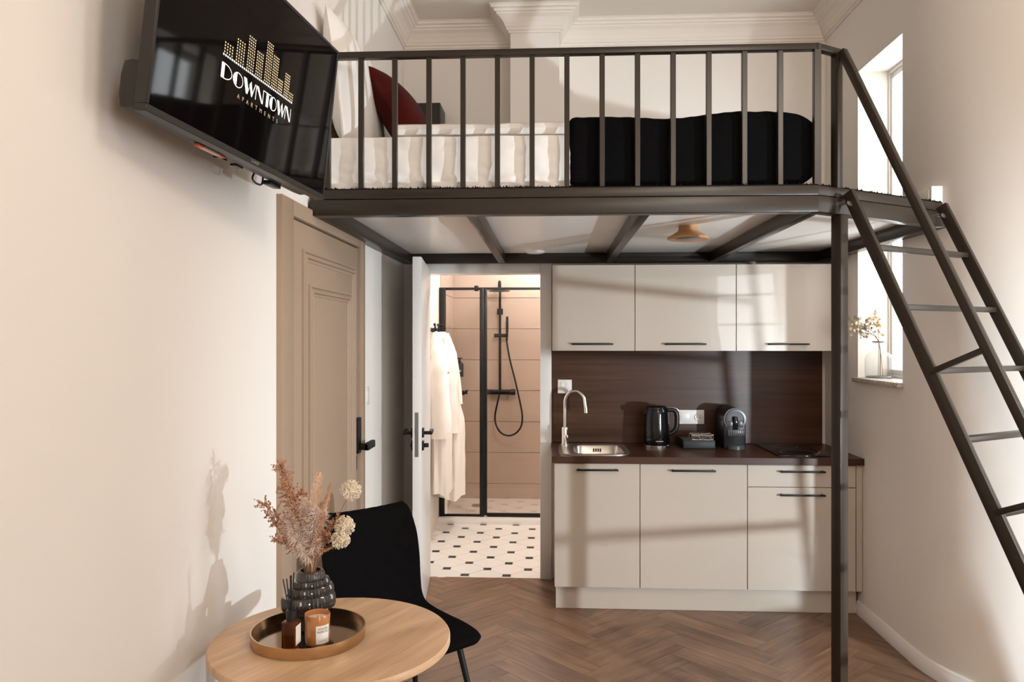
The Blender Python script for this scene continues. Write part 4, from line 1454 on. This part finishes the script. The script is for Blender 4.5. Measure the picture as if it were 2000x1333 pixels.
part('maker_name', b, M['steel'], bezel, local=True, smooth=False)
# wall arm
b = B()
wl = TM.inverted() @ Vector((XL + 0.022, 2.02, 2.23))
b.bar((0.02, 0.02, -0.032), tuple(wl + Vector((0, 0, 0))), 0.05, 0.03, (0, 1, 0), 0.003)
b.box(-0.10, 0.14, -0.09, 0.13, -0.036, -0.031, 0.002)
part('wall_arm', b, M['black'], tv, local=True)
# start picture on the screen: dotted skyline, DOWNTOWN, APARTMENTS
ZS = -0.0018
def lpoly(b, pts, x0, x1, y0=-0.0715, y1=-0.0345):
    """letter polygon in a unit box"""
    b.poly([(x0 + (x1 - x0) * px, y0 + (y1 - y0) * py, ZS) for px, py in pts])
def ringarc(b, x0, x1, a0, a1, wout, n=20, y0=-0.0715, y1=-0.0345, sx=0.5):
    cx, cy, rx, ry = (x0 + x1) / 2, (y0 + y1) / 2, (x1 - x0) / 2, (y1 - y0) / 2
    po, pi_ = [], []
    for i in range(n + 1):
        a = a0 + (a1 - a0) * i / n
        po.append((cx + rx * math.cos(a), cy + ry * math.sin(a), ZS))
        pi_.append((cx + (rx - wout) * math.cos(a), cy + (ry - wout) * math.sin(a), ZS))
    for i in range(n):
        b.poly([po[i], po[i + 1], pi_[i + 1], pi_[i]])
def L_D(b, x0, x1):
    lpoly(b, [(0, 0), (0.28, 0), (0.28, 1), (0, 1)], x0, x1)
    cx = x0 + 0.28 * (x1 - x0)
    w2 = (x1 - cx)
    n = 18
    cy, ry = -0.053, 0.0185
    for i in range(n):
        a, c = -math.pi / 2 + math.pi * i / n, -math.pi / 2 + math.pi * (i + 1) / n
        b.poly([(cx + w2 * math.cos(a), cy + ry * math.sin(a), ZS), (cx + w2 * math.cos(c), cy + ry * math.sin(c), ZS), (cx + (w2 - .0022) * math.cos(c), cy + (ry - .0022) * math.sin(c), ZS), (cx + (w2 - .0022) * math.cos(a), cy + (ry - .0022) * math.sin(a), ZS)])
def L_O(b, x0, x1):
    ringarc(b, x0, x1, 0, 2 * math.pi, 0.0022, 30)
    cx, cy, rx, ry = (x0 + x1) / 2, -0.053, (x1 - x0) / 2, 0.0185
    pts = [(cx + rx * math.cos(a), cy + ry * math.sin(a), ZS + 0.0001) for a in [math.acos(-0.25) + (2 * math.pi - 2 * math.acos(-0.25)) * i / 16 for i in range(17)]]
    b.poly(pts)
def L_W(b, x0, x1):
    lpoly(b, [(0.0, 1), (0.24, 1), (0.44, 0.32), (0.33, 0.0), (0.27, 0.0)], x0, x1)
    lpoly(b, [(0.62, 1), (0.44, 0.32), (0.33, 0.0), (0.385, 0.0)], x0, x1)
    lpoly(b, [(0.48, 0.72), (0.62, 1.0), (0.78, 0.25), (0.70, 0.0)], x0, x1)
    lpoly(b, [(1.0, 1.0), (0.95, 1.0), (0.70, 0.0), (0.76, 0.0)], x0, x1)
def L_N(b, x0, x1):
    lpoly(b, [(0.0, 0), (0.07, 0), (0.07, 1), (0.0, 1)], x0, x1)
    lpoly(b, [(0.0, 1), (0.32, 1), (0.97, 0.0), (0.80, 0.0)], x0, x1)
    lpoly(b, [(0.92, 0), (0.99, 0), (0.99, 1), (0.92, 1)], x0, x1)
def L_T(b, x0, x1):
    lpoly(b, [(0.0, 0.94), (1.0, 0.94), (1.0, 1.0), (0.0, 1.0)], x0, x1)
    lpoly(b, [(0.34, 0), (0.66, 0), (0.66, 0.94), (0.34, 0.94)], x0, x1)
b = B()
L_D(b, -0.176, -0.130); L_O(b, -0.126, -0.081); L_W(b, -0.080, -0.022); L_N(b, -0.020, 0.018); L_T(b, 0.0195, 0.057); L_O(b, 0.050, 0.087); L_W(b, 0.087, 0.134); L_N(b, 0.134, 0.166)
part('title_lettering', b, M['logo_white'], screen, local=True, smooth=False)
b = B()
text(b, 'APARTMENTS', 0.0155, Matrix.Translation((-0.100, -0.0955, ZS)), 0.0001, 2.5)
part('subtitle_lettering', b, M['logo_dim'], screen, local=True, smooth=False)
b = B()
towers = [(-0.170, -0.139, 0.019), (-0.120, -0.090, 0.042), (-0.071, -0.0445, 0.072), (-0.029, -0.003, 0.054), (0.0145, 0.040, 0.096), (0.051, 0.075, 0.071), (0.0845, 0.105, 0.027), (0.119, 0.141, 0.053), (0.150, 0.1665, 0.011)]
for x0, x1, top in towers:
    nx = 4 if x1 - x0 > 0.02 else 3
    y = -0.0085
    while y <= top + 1e-6:
        for i in range(nx):
            x = x0 + (x1 - x0) * i / (nx - 1)
            b.poly([(x - .0021, y - .0019, ZS), (x + .0021, y - .0019, ZS), (x + .0021, y + .0019, ZS), (x - .0021, y + .0019, ZS)])
        y += 0.0072
part('skyline_dots', b, M['logo_gold'], screen, local=True, smooth=False, kind='stuff')
b = B()
for i in range(38):
    x = -0.1725 + i * (0.1645 + 0.1725) / 37
    b.poly([(x - .0028, -.0185, ZS), (x + .0028, -.0185, ZS), (x + .0028, -.0135, ZS), (x - .0028, -.0135, ZS)])
part('base_dots', b, M['logo_white'], screen, local=True, smooth=False, kind='stuff')

# ------------------------------------------------------------------ TABLE
tcx, tcy, tr_ = -0.582, 2.010, 0.312
t = thing('side_table', 'small round light oak table in the foreground', 'table', (tcx, tcy, 0))
b = B(); b.lathe([(0, 0.728), (tr_ - 0.004, 0.728), (tr_, 0.732), (tr_, 0.746), (tr_ - 0.003, 0.750), (0, 0.750)], (0, 0, 0), 96)
top = part('tabletop', b, M['oaktable'], t, local=True)
top.rotation_euler = (0, 0, R(62))
b = B()
for i in range(64):
    pass
b.lathe([(0.03, 0.70), (0.12, 0.722), (0.12, 0.7278), (0, 0.7278)], (tcx, tcy, 0), 32); b.lathe([(0, 0.02), (0.026, 0.02), (0.026, 0.70)], (tcx, tcy, 0), 24)
part('pedestal', b, M['blackmetal'], t)
b = B(); b.lathe([(0, 0.0005), (0.20, 0.0005), (0.20, 0.010), (0.17, 0.018), (0.03, 0.026), (0, 0.026)], (tcx, tcy, 0), 48)
part('base_plate', b, M['blackmetal'], t)

# tray
trx, try_, trr = -0.641, 1.998, 0.146
t = thing('tray', 'round brushed brass tray on the oak table', 'tray', (trx, try_, 0.75))
b = B(); b.lathe([(0, 0.7505), (trr, 0.7505), (trr + 0.001, 0.752), (trr + 0.0015, 0.780), (trr - 0.0015, 0.780), (trr - 0.002, 0.7545)], (trx, try_, 0), 72)
part('tray_rim', b, M['brass'], t)
b = B(); b.lathe([(trr - 0.0022, 0.7545), (0, 0.7545)], (trx, try_, 0), 72)
part('tray_floor', b, M['brassdark'], t, recalc=True)
ZTR = 0.7550

# stepped smoked-glass vase
vx, vy = -0.662, 2.066
t = thing('vase', 'smoked ribbed glass vase of stacked tilted rings', 'vase', (vx, vy, ZTR))
def ringpro(parent, z0, z1, r_, ox, oy, tilt):
    b = B()
    hgt = z1 - z0
    prof = [(r_ * 0.80, 0), (r_ * 0.95, 0.002), (r_, 0.010), (r_, hgt - 0.010), (r_ * 0.95, hgt - 0.002), (r_ * 0.80, hgt)]
    b.lathe(prof, (0, 0, 0), 160, flute=0.020, nfl=40, mx=Matrix.Translation((vx + ox, vy + oy, z0)) @ Matrix.Rotation(tilt[0], 4, 'X') @ Matrix.Rotation(tilt[1], 4, 'Y'))
    return part('ring', b, M['smoke'], parent)
b = B(); b.lathe([(0, 0), (0.040, 0), (0.046, 0.004), (0.050, 0.03), (0.050, 0.052), (0.046, 0.060)], (vx, vy, ZTR), 160, flute=0.018, nfl=40)
part('foot', b, M['smoke'], t)
ringpro(t, ZTR + 0.050, ZTR + 0.092, 0.071, 0.000, -0.002, (R(-3), R(-4)))
ringpro(t, ZTR + 0.084, ZTR + 0.114, 0.060, 0.006, 0.002, (R(-3), R(-5)))
ringpro(t, ZTR + 0.107, ZTR + 0.132, 0.049, 0.006, 0.002, (R(-2), R(-4)))
b = B(); b.lathe([(0.038, 0), (0.039, 0.006), (0.037, 0.022), (0.033, 0.028), (0.027, 0.029), (0.026, 0.020)], (vx + 0.004, vy, ZTR + 0.126), 120, flute=0.016, nfl=36)
part('neck', b, M['smoke'], t)
VT = Vector((vx + 0.004, vy, ZTR + 0.152))

# dried flowers (each stem can be pulled out)
rf = random.Random(11)
def stem_pts(dx, dy, dz, bend=0.0, n=8):
    p0 = Vector((VT.x + dx * 0.04, VT.y + dy * 0.04, ZTR + 0.02))
    p1 = Vector((VT.x + max(-0.017, min(0.017, dx * 0.12)), VT.y + max(-0.017, min(0.017, dy * 0.12)), VT.z))
    p2 = Vector((VT.x + dx, VT.y + dy, VT.z + dz))
    pm = (p1 + p2) / 2 + Vector((-dx * 0.18 + bend, -dy * 0.18, 0.01))
    return smooth_path([p0, p1, pm, p2], 5)
def hair(b, p, d, ln, w=0.0007):
    d = d.normalized()
    s = d.cross(Vector((rf.uniform(-1, 1), rf.uniform(-1, 1), rf.uniform(-1, 1)))).normalized() * w
    m = p + d * ln * 0.55 + Vector((0, 0, -0.08 * ln))
    e = p + d * ln + Vector((0, 0, -0.22 * ln))
    b.poly([p - s, p + s, m + s * 0.8, m - s * 0.8])
    b.poly([m - s * 0.8, m + s * 0.8, e])
def rdir(axis, spread):
    v = Vector((rf.gauss(0, 1), rf.gauss(0, 1), rf.gauss(0, 1))).normalized()
    return (axis * (1 - spread) + v * spread).normalized()
def plume(dx, dy, dz, ln, fat, lab):
    pts = stem_pts(dx, dy, dz)
    t = thing('pampas_stem', lab, 'dried flower', tuple(VT), 'fluffy pale pampas plumes in the ribbed vase')
    b = B(); b.tube(pts, 0.0012, 5); part('stem', b, M['stem'], t)
    b = B()
    top = pts[-1]; ax = (pts[-1] - pts[-4]).normalized()
    for i in range(int(640 * ln / 0.1)):
        f = rf.random()
        p = top - ax * ln * (1 - f) * 0.9
        env = math.sin(math.pi * min(0.97, 0.12 + 0.85 * f)) ** 0.6
        hair(b, p, rdir(ax, 0.62), fat * 0.9 * env * rf.uniform(0.6, 1.1), 0.0008)
    part('plume', b, M['pampas'], t, smooth=False)
def spray(dx, dy, dz, ln, wid, m, lab, grp, bend=0.0, dens=1.0):
    pts = stem_pts(dx, dy, dz, bend)
    t = thing('dried_spray', lab, 'dried flower', tuple(VT), grp)
    b = B(); b.tube(pts, [0.0016 - 0.0008 * i / len(pts) for i in range(len(pts))], 5)
    top = pts[-1]
    start = next((i for i, p in enumerate(pts) if (p - top).length < ln), 5)
    buds = B()
    nb = int(40 * ln / 0.12 * dens)
    for i in range(nb):
        f = i / nb
        k = start + f * (len(pts) - 1 - start)
        k0 = int(k); k1 = min(k0 + 1, len(pts) - 1)
        p = pts[k0].lerp(pts[k1], k - k0)
        ax = (pts[k1] - pts[max(k0 - 1, 0)]).normalized()
        d = rdir(ax, 0.52)
        l = wid * 1.25 * (1.0 - 0.55 * f) * rf.uniform(0.6, 1.1)
        e = p + d * l
        b.tube([p, p.lerp(e, .5) + Vector((0, 0, 0.004)), e], 0.0006, 4, caps=False)
        for q in range(7):
            pp = p.lerp(e, 0.30 + 0.70 * q / 6) + Vector((rf.uniform(-.003, .003), rf.uniform(-.003, .003), rf.uniform(-.003, .003)))
            r_ = rf.uniform(0.0012, 0.0023)
            g = bmesh.new(); bmesh.ops.create_icosphere(g, subdivisions=0 if False else 1, radius=r_)
            buds.merge(g, Matrix.Translation(pp) @ Matrix.Diagonal((1, 1, 1.5, 1)))
    part('twig', b, M['stem'] if m is not M['fern'] else m, t)
    part('bud', buds, m, t, smooth=False, kind='stuff')
def fern(dx, dy, dz, ln, wid, lab):
    pts = stem_pts(dx, dy, dz)
    t = thing('dried_fern', lab, 'dried flower', tuple(VT), 'apricot fern fronds in the ribbed vase')
    b = B(); b.tube(pts, 0.0010, 5)
    part('stem', b, M['fern'], t)
    b = B()
    top = pts[-1]
    n = 26
    side = Vector((rf.uniform(-1, 1), rf.uniform(-0.5, 0.5), 0.2)).normalized()
    ax = (pts[-1] - pts[-5]).normalized()
    side = (side - ax * side.dot(ax)).normalized()
    for i in range(n):
        f = i / n
        p = top - ax * ln * (1 - f)
        for sg in (1, -1):
            d = (side * sg + ax * 0.75 + Vector((0, rf.uniform(-.3, .3), rf.uniform(-.2, .2)))).normalized()
            l = wid * (1 - f) ** 0.6 * rf.uniform(0.8, 1.1) + 0.004
            for q in range(6):
                pp = p + d * l * (q + 0.5) / 6
                w_ = 0.0026 * (1 - q / 9)
                up = (ax + Vector((rf.uniform(-.8, .8), rf.uniform(-.8, .8), rf.uniform(-.5, .5)))) * 0.0042
                b.poly([pp, pp + d * w_ + up * 0.4, pp + up * 1.3, pp - d * w_ * 0.6 + up * 0.6])
    part('frond', b, M['fern'], t, smooth=False)
def globe(dx, dy, dz, r_, lab, bend=0.0):
    pts = stem_pts(dx, dy, dz, bend)
    t = thing('globe_flower', lab, 'dried flower', tuple(VT), 'cream globe flowers in the ribbed vase')
    b = B(); b.tube(pts, 0.0009, 5); part('stem', b, M['stem'], t)
    b = B()
    c = pts[-1]
    b.sphere(tuple(c), r_ * 0.45)
    for i in range(320):
        d = Vector((rf.gauss(0, 1), rf.gauss(0, 1), rf.gauss(0, 1))).normalized()
        if d.z < -0.75 and rf.random() < .5: continue
        e = c + d * r_ * rf.uniform(0.85, 1.05)
        s = d.cross(Vector((rf.random(), rf.random(), rf.random()))).normalized()
        s2 = d.cross(s)
        p = c + d * r_ * 0.4
        w_ = 0.0010
        b.poly([p - s * w_, p + s * w_, e + s * w_, e - s * w_])
        b.poly([e - s * 0.0024, e + s2 * 0.0024, e + s * 0.0024, e + d * 0.002])
        b.poly([e - s2 * 0.0024, e + s * 0.0024, e + s2 * 0.0024, e + d * 0.002])
    part('flower_head', b, M['globe'], t, smooth=False)
PG = 'rusty pink sprays in the ribbed vase'
for a, lab in [((-0.088, 0.01, 0.285, 0.17, 0.045), 'tallest rusty pink spray of the bouquet, upper left'),
          ((-0.130, -0.01, 0.185, 0.14, 0.045), 'rusty pink spray reaching farthest left toward the wall'),
          ((-0.108, 0.02, 0.130, 0.12, 0.04), 'rusty pink spray leaning left just below the farthest-left one'),
          ((-0.040, 0.04, 0.205, 0.12, 0.035), 'rusty pink spray at the back behind the pampas plumes'),
          ((-0.068, -0.02, 0.235, 0.14, 0.04), 'second tallest rusty pink spray beside the tallest'),
          ((0.070, 0.02, 0.140, 0.10, 0.03), 'rusty pink spray on the right behind the globe flowers'),
          ((0.052, -0.01, 0.110, 0.09, 0.03), 'short rusty pink spray on the right, left of the lowest globe'),
          ((-0.085, -0.03, 0.090, 0.08, 0.03), 'lowest rusty pink spray on the left above the reeds'),
          ((0.010, 0.03, 0.16, 0.10, 0.03), 'rusty pink spray in the middle of the bouquet')]:
    spray(*a, M['pinkspray'], lab, PG)
for a, lab in [((0.020, 0.01, 0.265, 0.12, 0.035), 'tallest apricot fern frond with a pointed tip'),
          ((0.055, 0.0, 0.215, 0.11, 0.03), 'apricot fern frond in the upper right of the bouquet'),
          ((0.045, -0.02, 0.155, 0.10, 0.03), 'apricot fern frond at mid height on the right'),
          ((0.075, -0.01, 0.075, 0.07, 0.02), 'small apricot fern frond lowest on the right by the black chair'),
          ((0.050, 0.02, 0.235, 0.10, 0.03), 'apricot fern frond close behind the upper right one'),
          ((0.018, -0.02, 0.085, 0.08, 0.02), 'short apricot fern frond rising straight from the vase mouth'),
          ((-0.035, -0.02, 0.080, 0.08, 0.02), 'short apricot fern frond leaning left over the vase rim')]:
    fern(*a, lab)
for a, lab in [((-0.025, 0.0, 0.200, 0.085, 0.045), 'topmost fluffy pampas plume of the bouquet'),
          ((-0.070, -0.01, 0.150, 0.085, 0.048), 'fluffy pampas plume on the left against the tan door'),
          ((0.020, -0.01, 0.175, 0.085, 0.045), 'fluffy pampas plume right of the topmost one'),
          ((-0.045, -0.03, 0.110, 0.085, 0.045), 'fluffy pampas plume low on the left front'),
          ((-0.020, -0.03, 0.065, 0.06, 0.036), 'lowest small pampas plume just above the vase'),
          ((0.035, 0.01, 0.160, 0.075, 0.042), 'rightmost fluffy pampas plume near the fern fronds'),
          ((0.030, -0.02, 0.090, 0.06, 0.032), 'small pampas plume low on the right front'),
          ((-0.005, 0.0, 0.130, 0.08, 0.042), 'fluffy pampas plume in the centre of the bouquet')]:
    plume(*a, lab)
globe(0.108, 0.012, 0.218, 0.028, 'topmost cream globe flower of the bouquet', 0.02)
globe(0.096, -0.005, 0.125, 0.027, 'middle cream globe flower in front of the black chair')
globe(0.088, -0.020, 0.092, 0.025, 'lowest cream globe flower of the right-hand pair')

# reed diffuser
dx_, dy_ = -0.660, 1.915
t = thing('reed_diffuser', 'square amber diffuser bottle with black reeds on the tray', 'diffuser', (dx_, dy_, ZTR))
DM = Matrix.Translation((dx_, dy_, ZTR)) @ Matrix.Rotation(R(-5), 4, 'Z')
b = B(); b.box(-0.0185, 0.0185, -0.0185, 0.0185, 0.0, 0.072, 0.003, 2, DM)
part('bottle', b, M['amber'], t)
b = B(); b.lathe([(0, 0.072), (0.0125, 0.072), (0.0125, 0.098), (0.009, 0.100), (0, 0.100)], (dx_, dy_, ZTR), 20)
part('collar', b, M['black'], t)
b = B(); b.box(0.0187, 0.0193, -0.0150, 0.0150, 0.014, 0.062, 0.0, 1, DM)
lab_ = part('paper_label', b, M['paper'], t)
for k, (ax, ay) in enumerate([(-0.028, 0.004), (-0.012, -0.006), (-0.006, 0.008), (0.002, -0.004), (0.006, 0.006)]):
    b = B(); b.tube([(dx_ + ax * 0.2, dy_ + ay * 0.2, ZTR + 0.095), (dx_ + ax * 0.8, dy_ + ay, ZTR + 0.175 + 0.004 * k)], 0.0016, 6)
    part('reed', b, M['black'], t)

# candle
cx_, cy_ = -0.605, 1.955
t = thing('candle', 'amber glass candle with a cream paper label', 'candle', (cx_, cy_, ZTR))
b = B(); b.lathe([(0, 0), (0.0275, 0), (0.0300, 0.003), (0.0312, 0.010), (0.0325, 0.076), (0.0318, 0.0775), (0.0305, 0.076), (0.0300, 0.060)], (cx_, cy_, ZTR), 40)
part('jar', b, M['amberlit'], t)
b = B(); b.lathe([(0.0303, 0.0640), (0.026, 0.0645), (0, 0.0640)], (cx_, cy_, ZTR), 36)
wx_ = part('wax', b, M['wax'], t, recalc=True)
b = B(); b.tube([(cx_, cy_, ZTR + 0.064), (cx_ + 0.001, cy_, ZTR + 0.071)], 0.0009, 6)
part('wick', b, M['ink'], wx_)
ca = R(-46)
def on_jar(arcx, z, lift):
    a = ca + arcx / 0.0316
    r_ = 0.0313 + 0.0012 * (z / 0.07) + lift
    return (cx_ + r_ * math.cos(a), cy_ + r_ * math.sin(a), ZTR + z)
b = B()
n = 12
for i in range(n):
    x0, x1 = -0.0185 + 0.037 * i / n, -0.0185 + 0.037 * (i + 1) / n
    b.poly([on_jar(x0, 0.008, .0004), on_jar(x1, 0.008, .0004), on_jar(x1, 0.054, .0004), on_jar(x0, 0.054, .0004)])
label = part('paper_label', b, M['paper'], t)
b = B()
for s_, size, z in (('SOLEIL', 0.0085, 0.0435), ('NEROLI', 0.0085, 0.0355), ('scented candle', 0.0034, 0.0135)):
    me = text_mesh(s_, size, 0.0, 1.05, 'CENTER')
    for v in me.vertices:
        v.co = Vector(on_jar(v.co.x, z + v.co.y, .0008))
    b.bm.from_mesh(me)
part('label_text', b, M['ink'], label, smooth=False)

# ------------------------------------------------------------------ CHAIR
F = Vector((0.70, -0.714, 0)).normalized()
RV = Vector((0.714, 0.70, 0)).normalized()
CC = Vector((-0.547, 2.777, 0))
t = thing('dining_chair', 'black velvet quilted chair behind the oak table', 'chair', tuple(CC))
prof = [(0.225, 0.452), (0.20, 0.462), (0.10, 0.458), (0.0, 0.452), (-0.10, 0.455), (-0.165, 0.475), (-0.205, 0.52), (-0.228, 0.59), (-0.245, 0.68), (-0.262, 0.77), (-0.280, 0.855), (-0.285, 0.872)]
wid = [0.170, 0.208, 0.224, 0.226, 0.218, 0.208, 0.205, 0.208, 0.212, 0.210, 0.192, 0.165]
cup = [0.0, 0.004, 0.014, 0.022, 0.030, 0.036, 0.042, 0.048, 0.050, 0.046, 0.036, 0.030]
def samp(arr, v):
    k = v * (len(arr) - 1)
    i = min(int(k), len(arr) - 2)
    f = k - i
    p0, p1, p2, p3 = arr[max(i - 1, 0)], arr[i], arr[i + 1], arr[min(i + 2, len(arr) - 1)]
    return 0.5 * (2 * p1 + (p2 - p0) * f + (2 * p0 - 5 * p1 + 4 * p2 - p3) * f * f + (3 * p1 - p0 - 3 * p2 + p3) * f ** 3)
pf = [p[0] for p in prof]; pz = [p[1] for p in prof]
NU, NV = 44, 72
def shell_pt(u, v):
    f, z, w_, c = samp(pf, v), samp(pz, v), samp(wid, v), samp(cup, v)
    f2, z2 = samp(pf, min(1, v + .01)) - samp(pf, max(0, v - .01)), samp(pz, min(1, v + .01)) - samp(pz, max(0, v - .01))
    l = math.hypot(f2, z2)
    nf, nz_ = z2 / l, -f2 / l            # upward / forward facing normal
    off = c * abs(u) ** 2.4
    return CC + F * (f + nf * off) + RV * (u * w_) + Vector((0, 0, z + nz_ * off)), F * nf + Vector((0, 0, nz_))
b = B()
topg, botg = [], []
for j in range(NV + 1):
    v = j / NV
    ra, rb_ = [], []
    for i in range(NU + 1):
        u = 2 * i / NU - 1
        p, nn = shell_pt(u, v)
        edge = min(1, (1 - abs(u)) / 0.06, v / 0.03 if v < .5 else 1, (1 - v) / 0.03 if v > .5 else 1)
        edge = math.sqrt(max(0, edge))
        q = 0.0
        if v > 0.5:     # diamond quilting on the backrest
            A_, B_ = (u * 2.2 + v * 9), (u * 2.2 - v * 9)
            q = -0.007 * max(0, 1 - min(abs(A_ - round(A_)), abs(B_ - round(B_))) * 6) * edge
        ra.append(b.bm.verts.new(p + nn * ((0.014) * edge + q)))
        rb_.append(b.bm.verts.new(p - nn * (0.016 * edge)))
    topg.append(ra); botg.append(rb_)
for j in range(NV):
    for i in range(NU):
        b.bm.faces.new((topg[j][i], topg[j][i + 1], topg[j + 1][i + 1], topg[j + 1][i]))
        b.bm.faces.new((botg[j][i], botg[j + 1][i], botg[j + 1][i + 1], botg[j][i + 1]))
bmesh.ops.remove_doubles(b.bm, verts=list(b.bm.verts), dist=1e-5)
part('seat_shell', b, M['velvet'], t, recalc=True)
for fs in (1, -1):
    for rs in (1, -1):
        b = B()
        p0 = CC + F * (0.14 * fs) + RV * (0.150 * rs) + Vector((0, 0, 0.440))
        p1 = CC + F * (0.225 * fs) + RV * (0.215 * rs) + Vector((0, 0, 0.0))
        b.tube([p0, p1], [0.0125, 0.009], 12)
        lg = part('leg', b, M['blackmetal'], t)
b = B()
for rs in (1, -1):
    b.tube([CC + F * 0.14 + RV * (0.150 * rs) + Vector((0, 0, 0.432)), CC - F * 0.14 + RV * (0.150 * rs) + Vector((0, 0, 0.432))], 0.010, 8)
for fs in (1, -1):
    b.tube([CC + F * (0.14 * fs) + RV * 0.150 + Vector((0, 0, 0.43)), CC + F * (0.14 * fs) - RV * 0.150 + Vector((0, 0, 0.43))], 0.010, 8)
part('under_frame', b, M['blackmetal'], t)

# ------------------------------------------------------------------ BOTTLE ON THE SILL
bx, by, bzs = 1.800, 4.335, WZ0 + 0.0045
t = thing('bottle_vase', 'clear round glass bottle on the granite sill', 'bottle', (bx, by, bzs))
b = B(); b.lathe([(0, 0.004), (0.062, 0.002), (0.070, 0.008), (0.072, 0.030), (0.072, 0.105), (0.066, 0.125), (0.045, 0.145), (0.026, 0.158), (0.022, 0.170), (0.022, 0.192), (0.034, 0.198), (0.034, 0.203), (0.020, 0.203)], (bx, by, bzs), 40)
part('bottle_glass', b, M['clearglass'], t)
b = B(); b.lathe([(0.0215, 0.192), (0.0345, 0.197), (0.0345, 0.2035), (0.0215, 0.2035)], (bx, by, bzs), 36); b.lathe([(0.060, 0.0006), (0.071, 0.006), (0.066, 0.010), (0.056, 0.006)], (bx, by, bzs), 40)
part('glass_rim', b, mat('thick_glass', (0.20, 0.21, 0.20), 0.1, trans=0.6), t)
rl = random.Random(5)
def leafbranch(tip, mid, lab, m, n, ls):
    g = thing('dried_branch', lab, 'dried branch', (bx, by, bzs + 0.2))
    p0 = Vector((bx + rl.uniform(-.02, .02), by + (0.04 if tip[1] < by else -0.04), bzs + 0.012))
    pts = smooth_path([p0, Vector((bx, by, bzs + 0.198)), Vector(mid), Vector(tip)], 6)
    b = B(); b.tube(pts, 0.0016, 5)
    lf = B()
    for i in range(n):
        f = 0.52 + 0.48 * i / (n - 1)
        k = f * (len(pts) - 1)
        k0 = min(int(k), len(pts) - 2)
        p = pts[k0].lerp(pts[k0 + 1], k - k0)
        ax = (pts[k0 + 1] - pts[k0]).normalized()
        d = Vector((rl.uniform(-.5, .5), rl.uniform(-1, 1), rl.uniform(-.7, 1))).normalized()
        d = (d + ax * 0.5).normalized()
        tw = p + d * rl.uniform(0.010, 0.028)
        b.tube([p, tw], 0.0008, 4, caps=False)
        s = d.cross(Vector((rl.uniform(-1, 1), rl.uniform(-1, 1), rl.uniform(-1, 1)))).normalized()
        nrm = d.cross(s) * 0.002
        L_ = ls * rl.uniform(0.7, 1.2)
        W_ = L_ * 0.36
        a_0, a_1, a_2, a_3, a_4, a_5 = tw, tw + d * L_ * .35 + s * W_ + nrm, tw + d * L_ * .75 + s * W_ * .7, tw + d * L_, tw + d * L_ * .75 - s * W_ * .7, tw + d * L_ * .35 - s * W_ + nrm
        lf.poly([a_0, a_1, a_2, a_3, a_4, a_5])
    part('stem', b, M['stem'], g)
    part('leaf', lf, m, g, smooth=False, kind='stuff')
leafbranch((1.668, 4.372, bzs + 0.315), (1.735, 4.355, bzs + 0.290), 'grey-leaved dried branch arching left from the bottle', M['leafgrey'], 34, 0.026)
leafbranch((1.632, 4.378, bzs + 0.300), (1.715, 4.360, bzs + 0.275), 'cream-tipped dried branch reaching past the window edge', M['leafcream'], 30, 0.024)
leafbranch((1.700, 4.365, bzs + 0.245), (1.750, 4.350, bzs + 0.245), 'lowest grey dried branch drooping left over the bottle neck', M['leafgrey'], 18, 0.024)
leafbranch((1.765, 4.275, bzs + 0.335), (1.785, 4.310, bzs + 0.270), 'pale yellow dried branch on the right in the bottle', M['leafcream'], 40, 0.026)
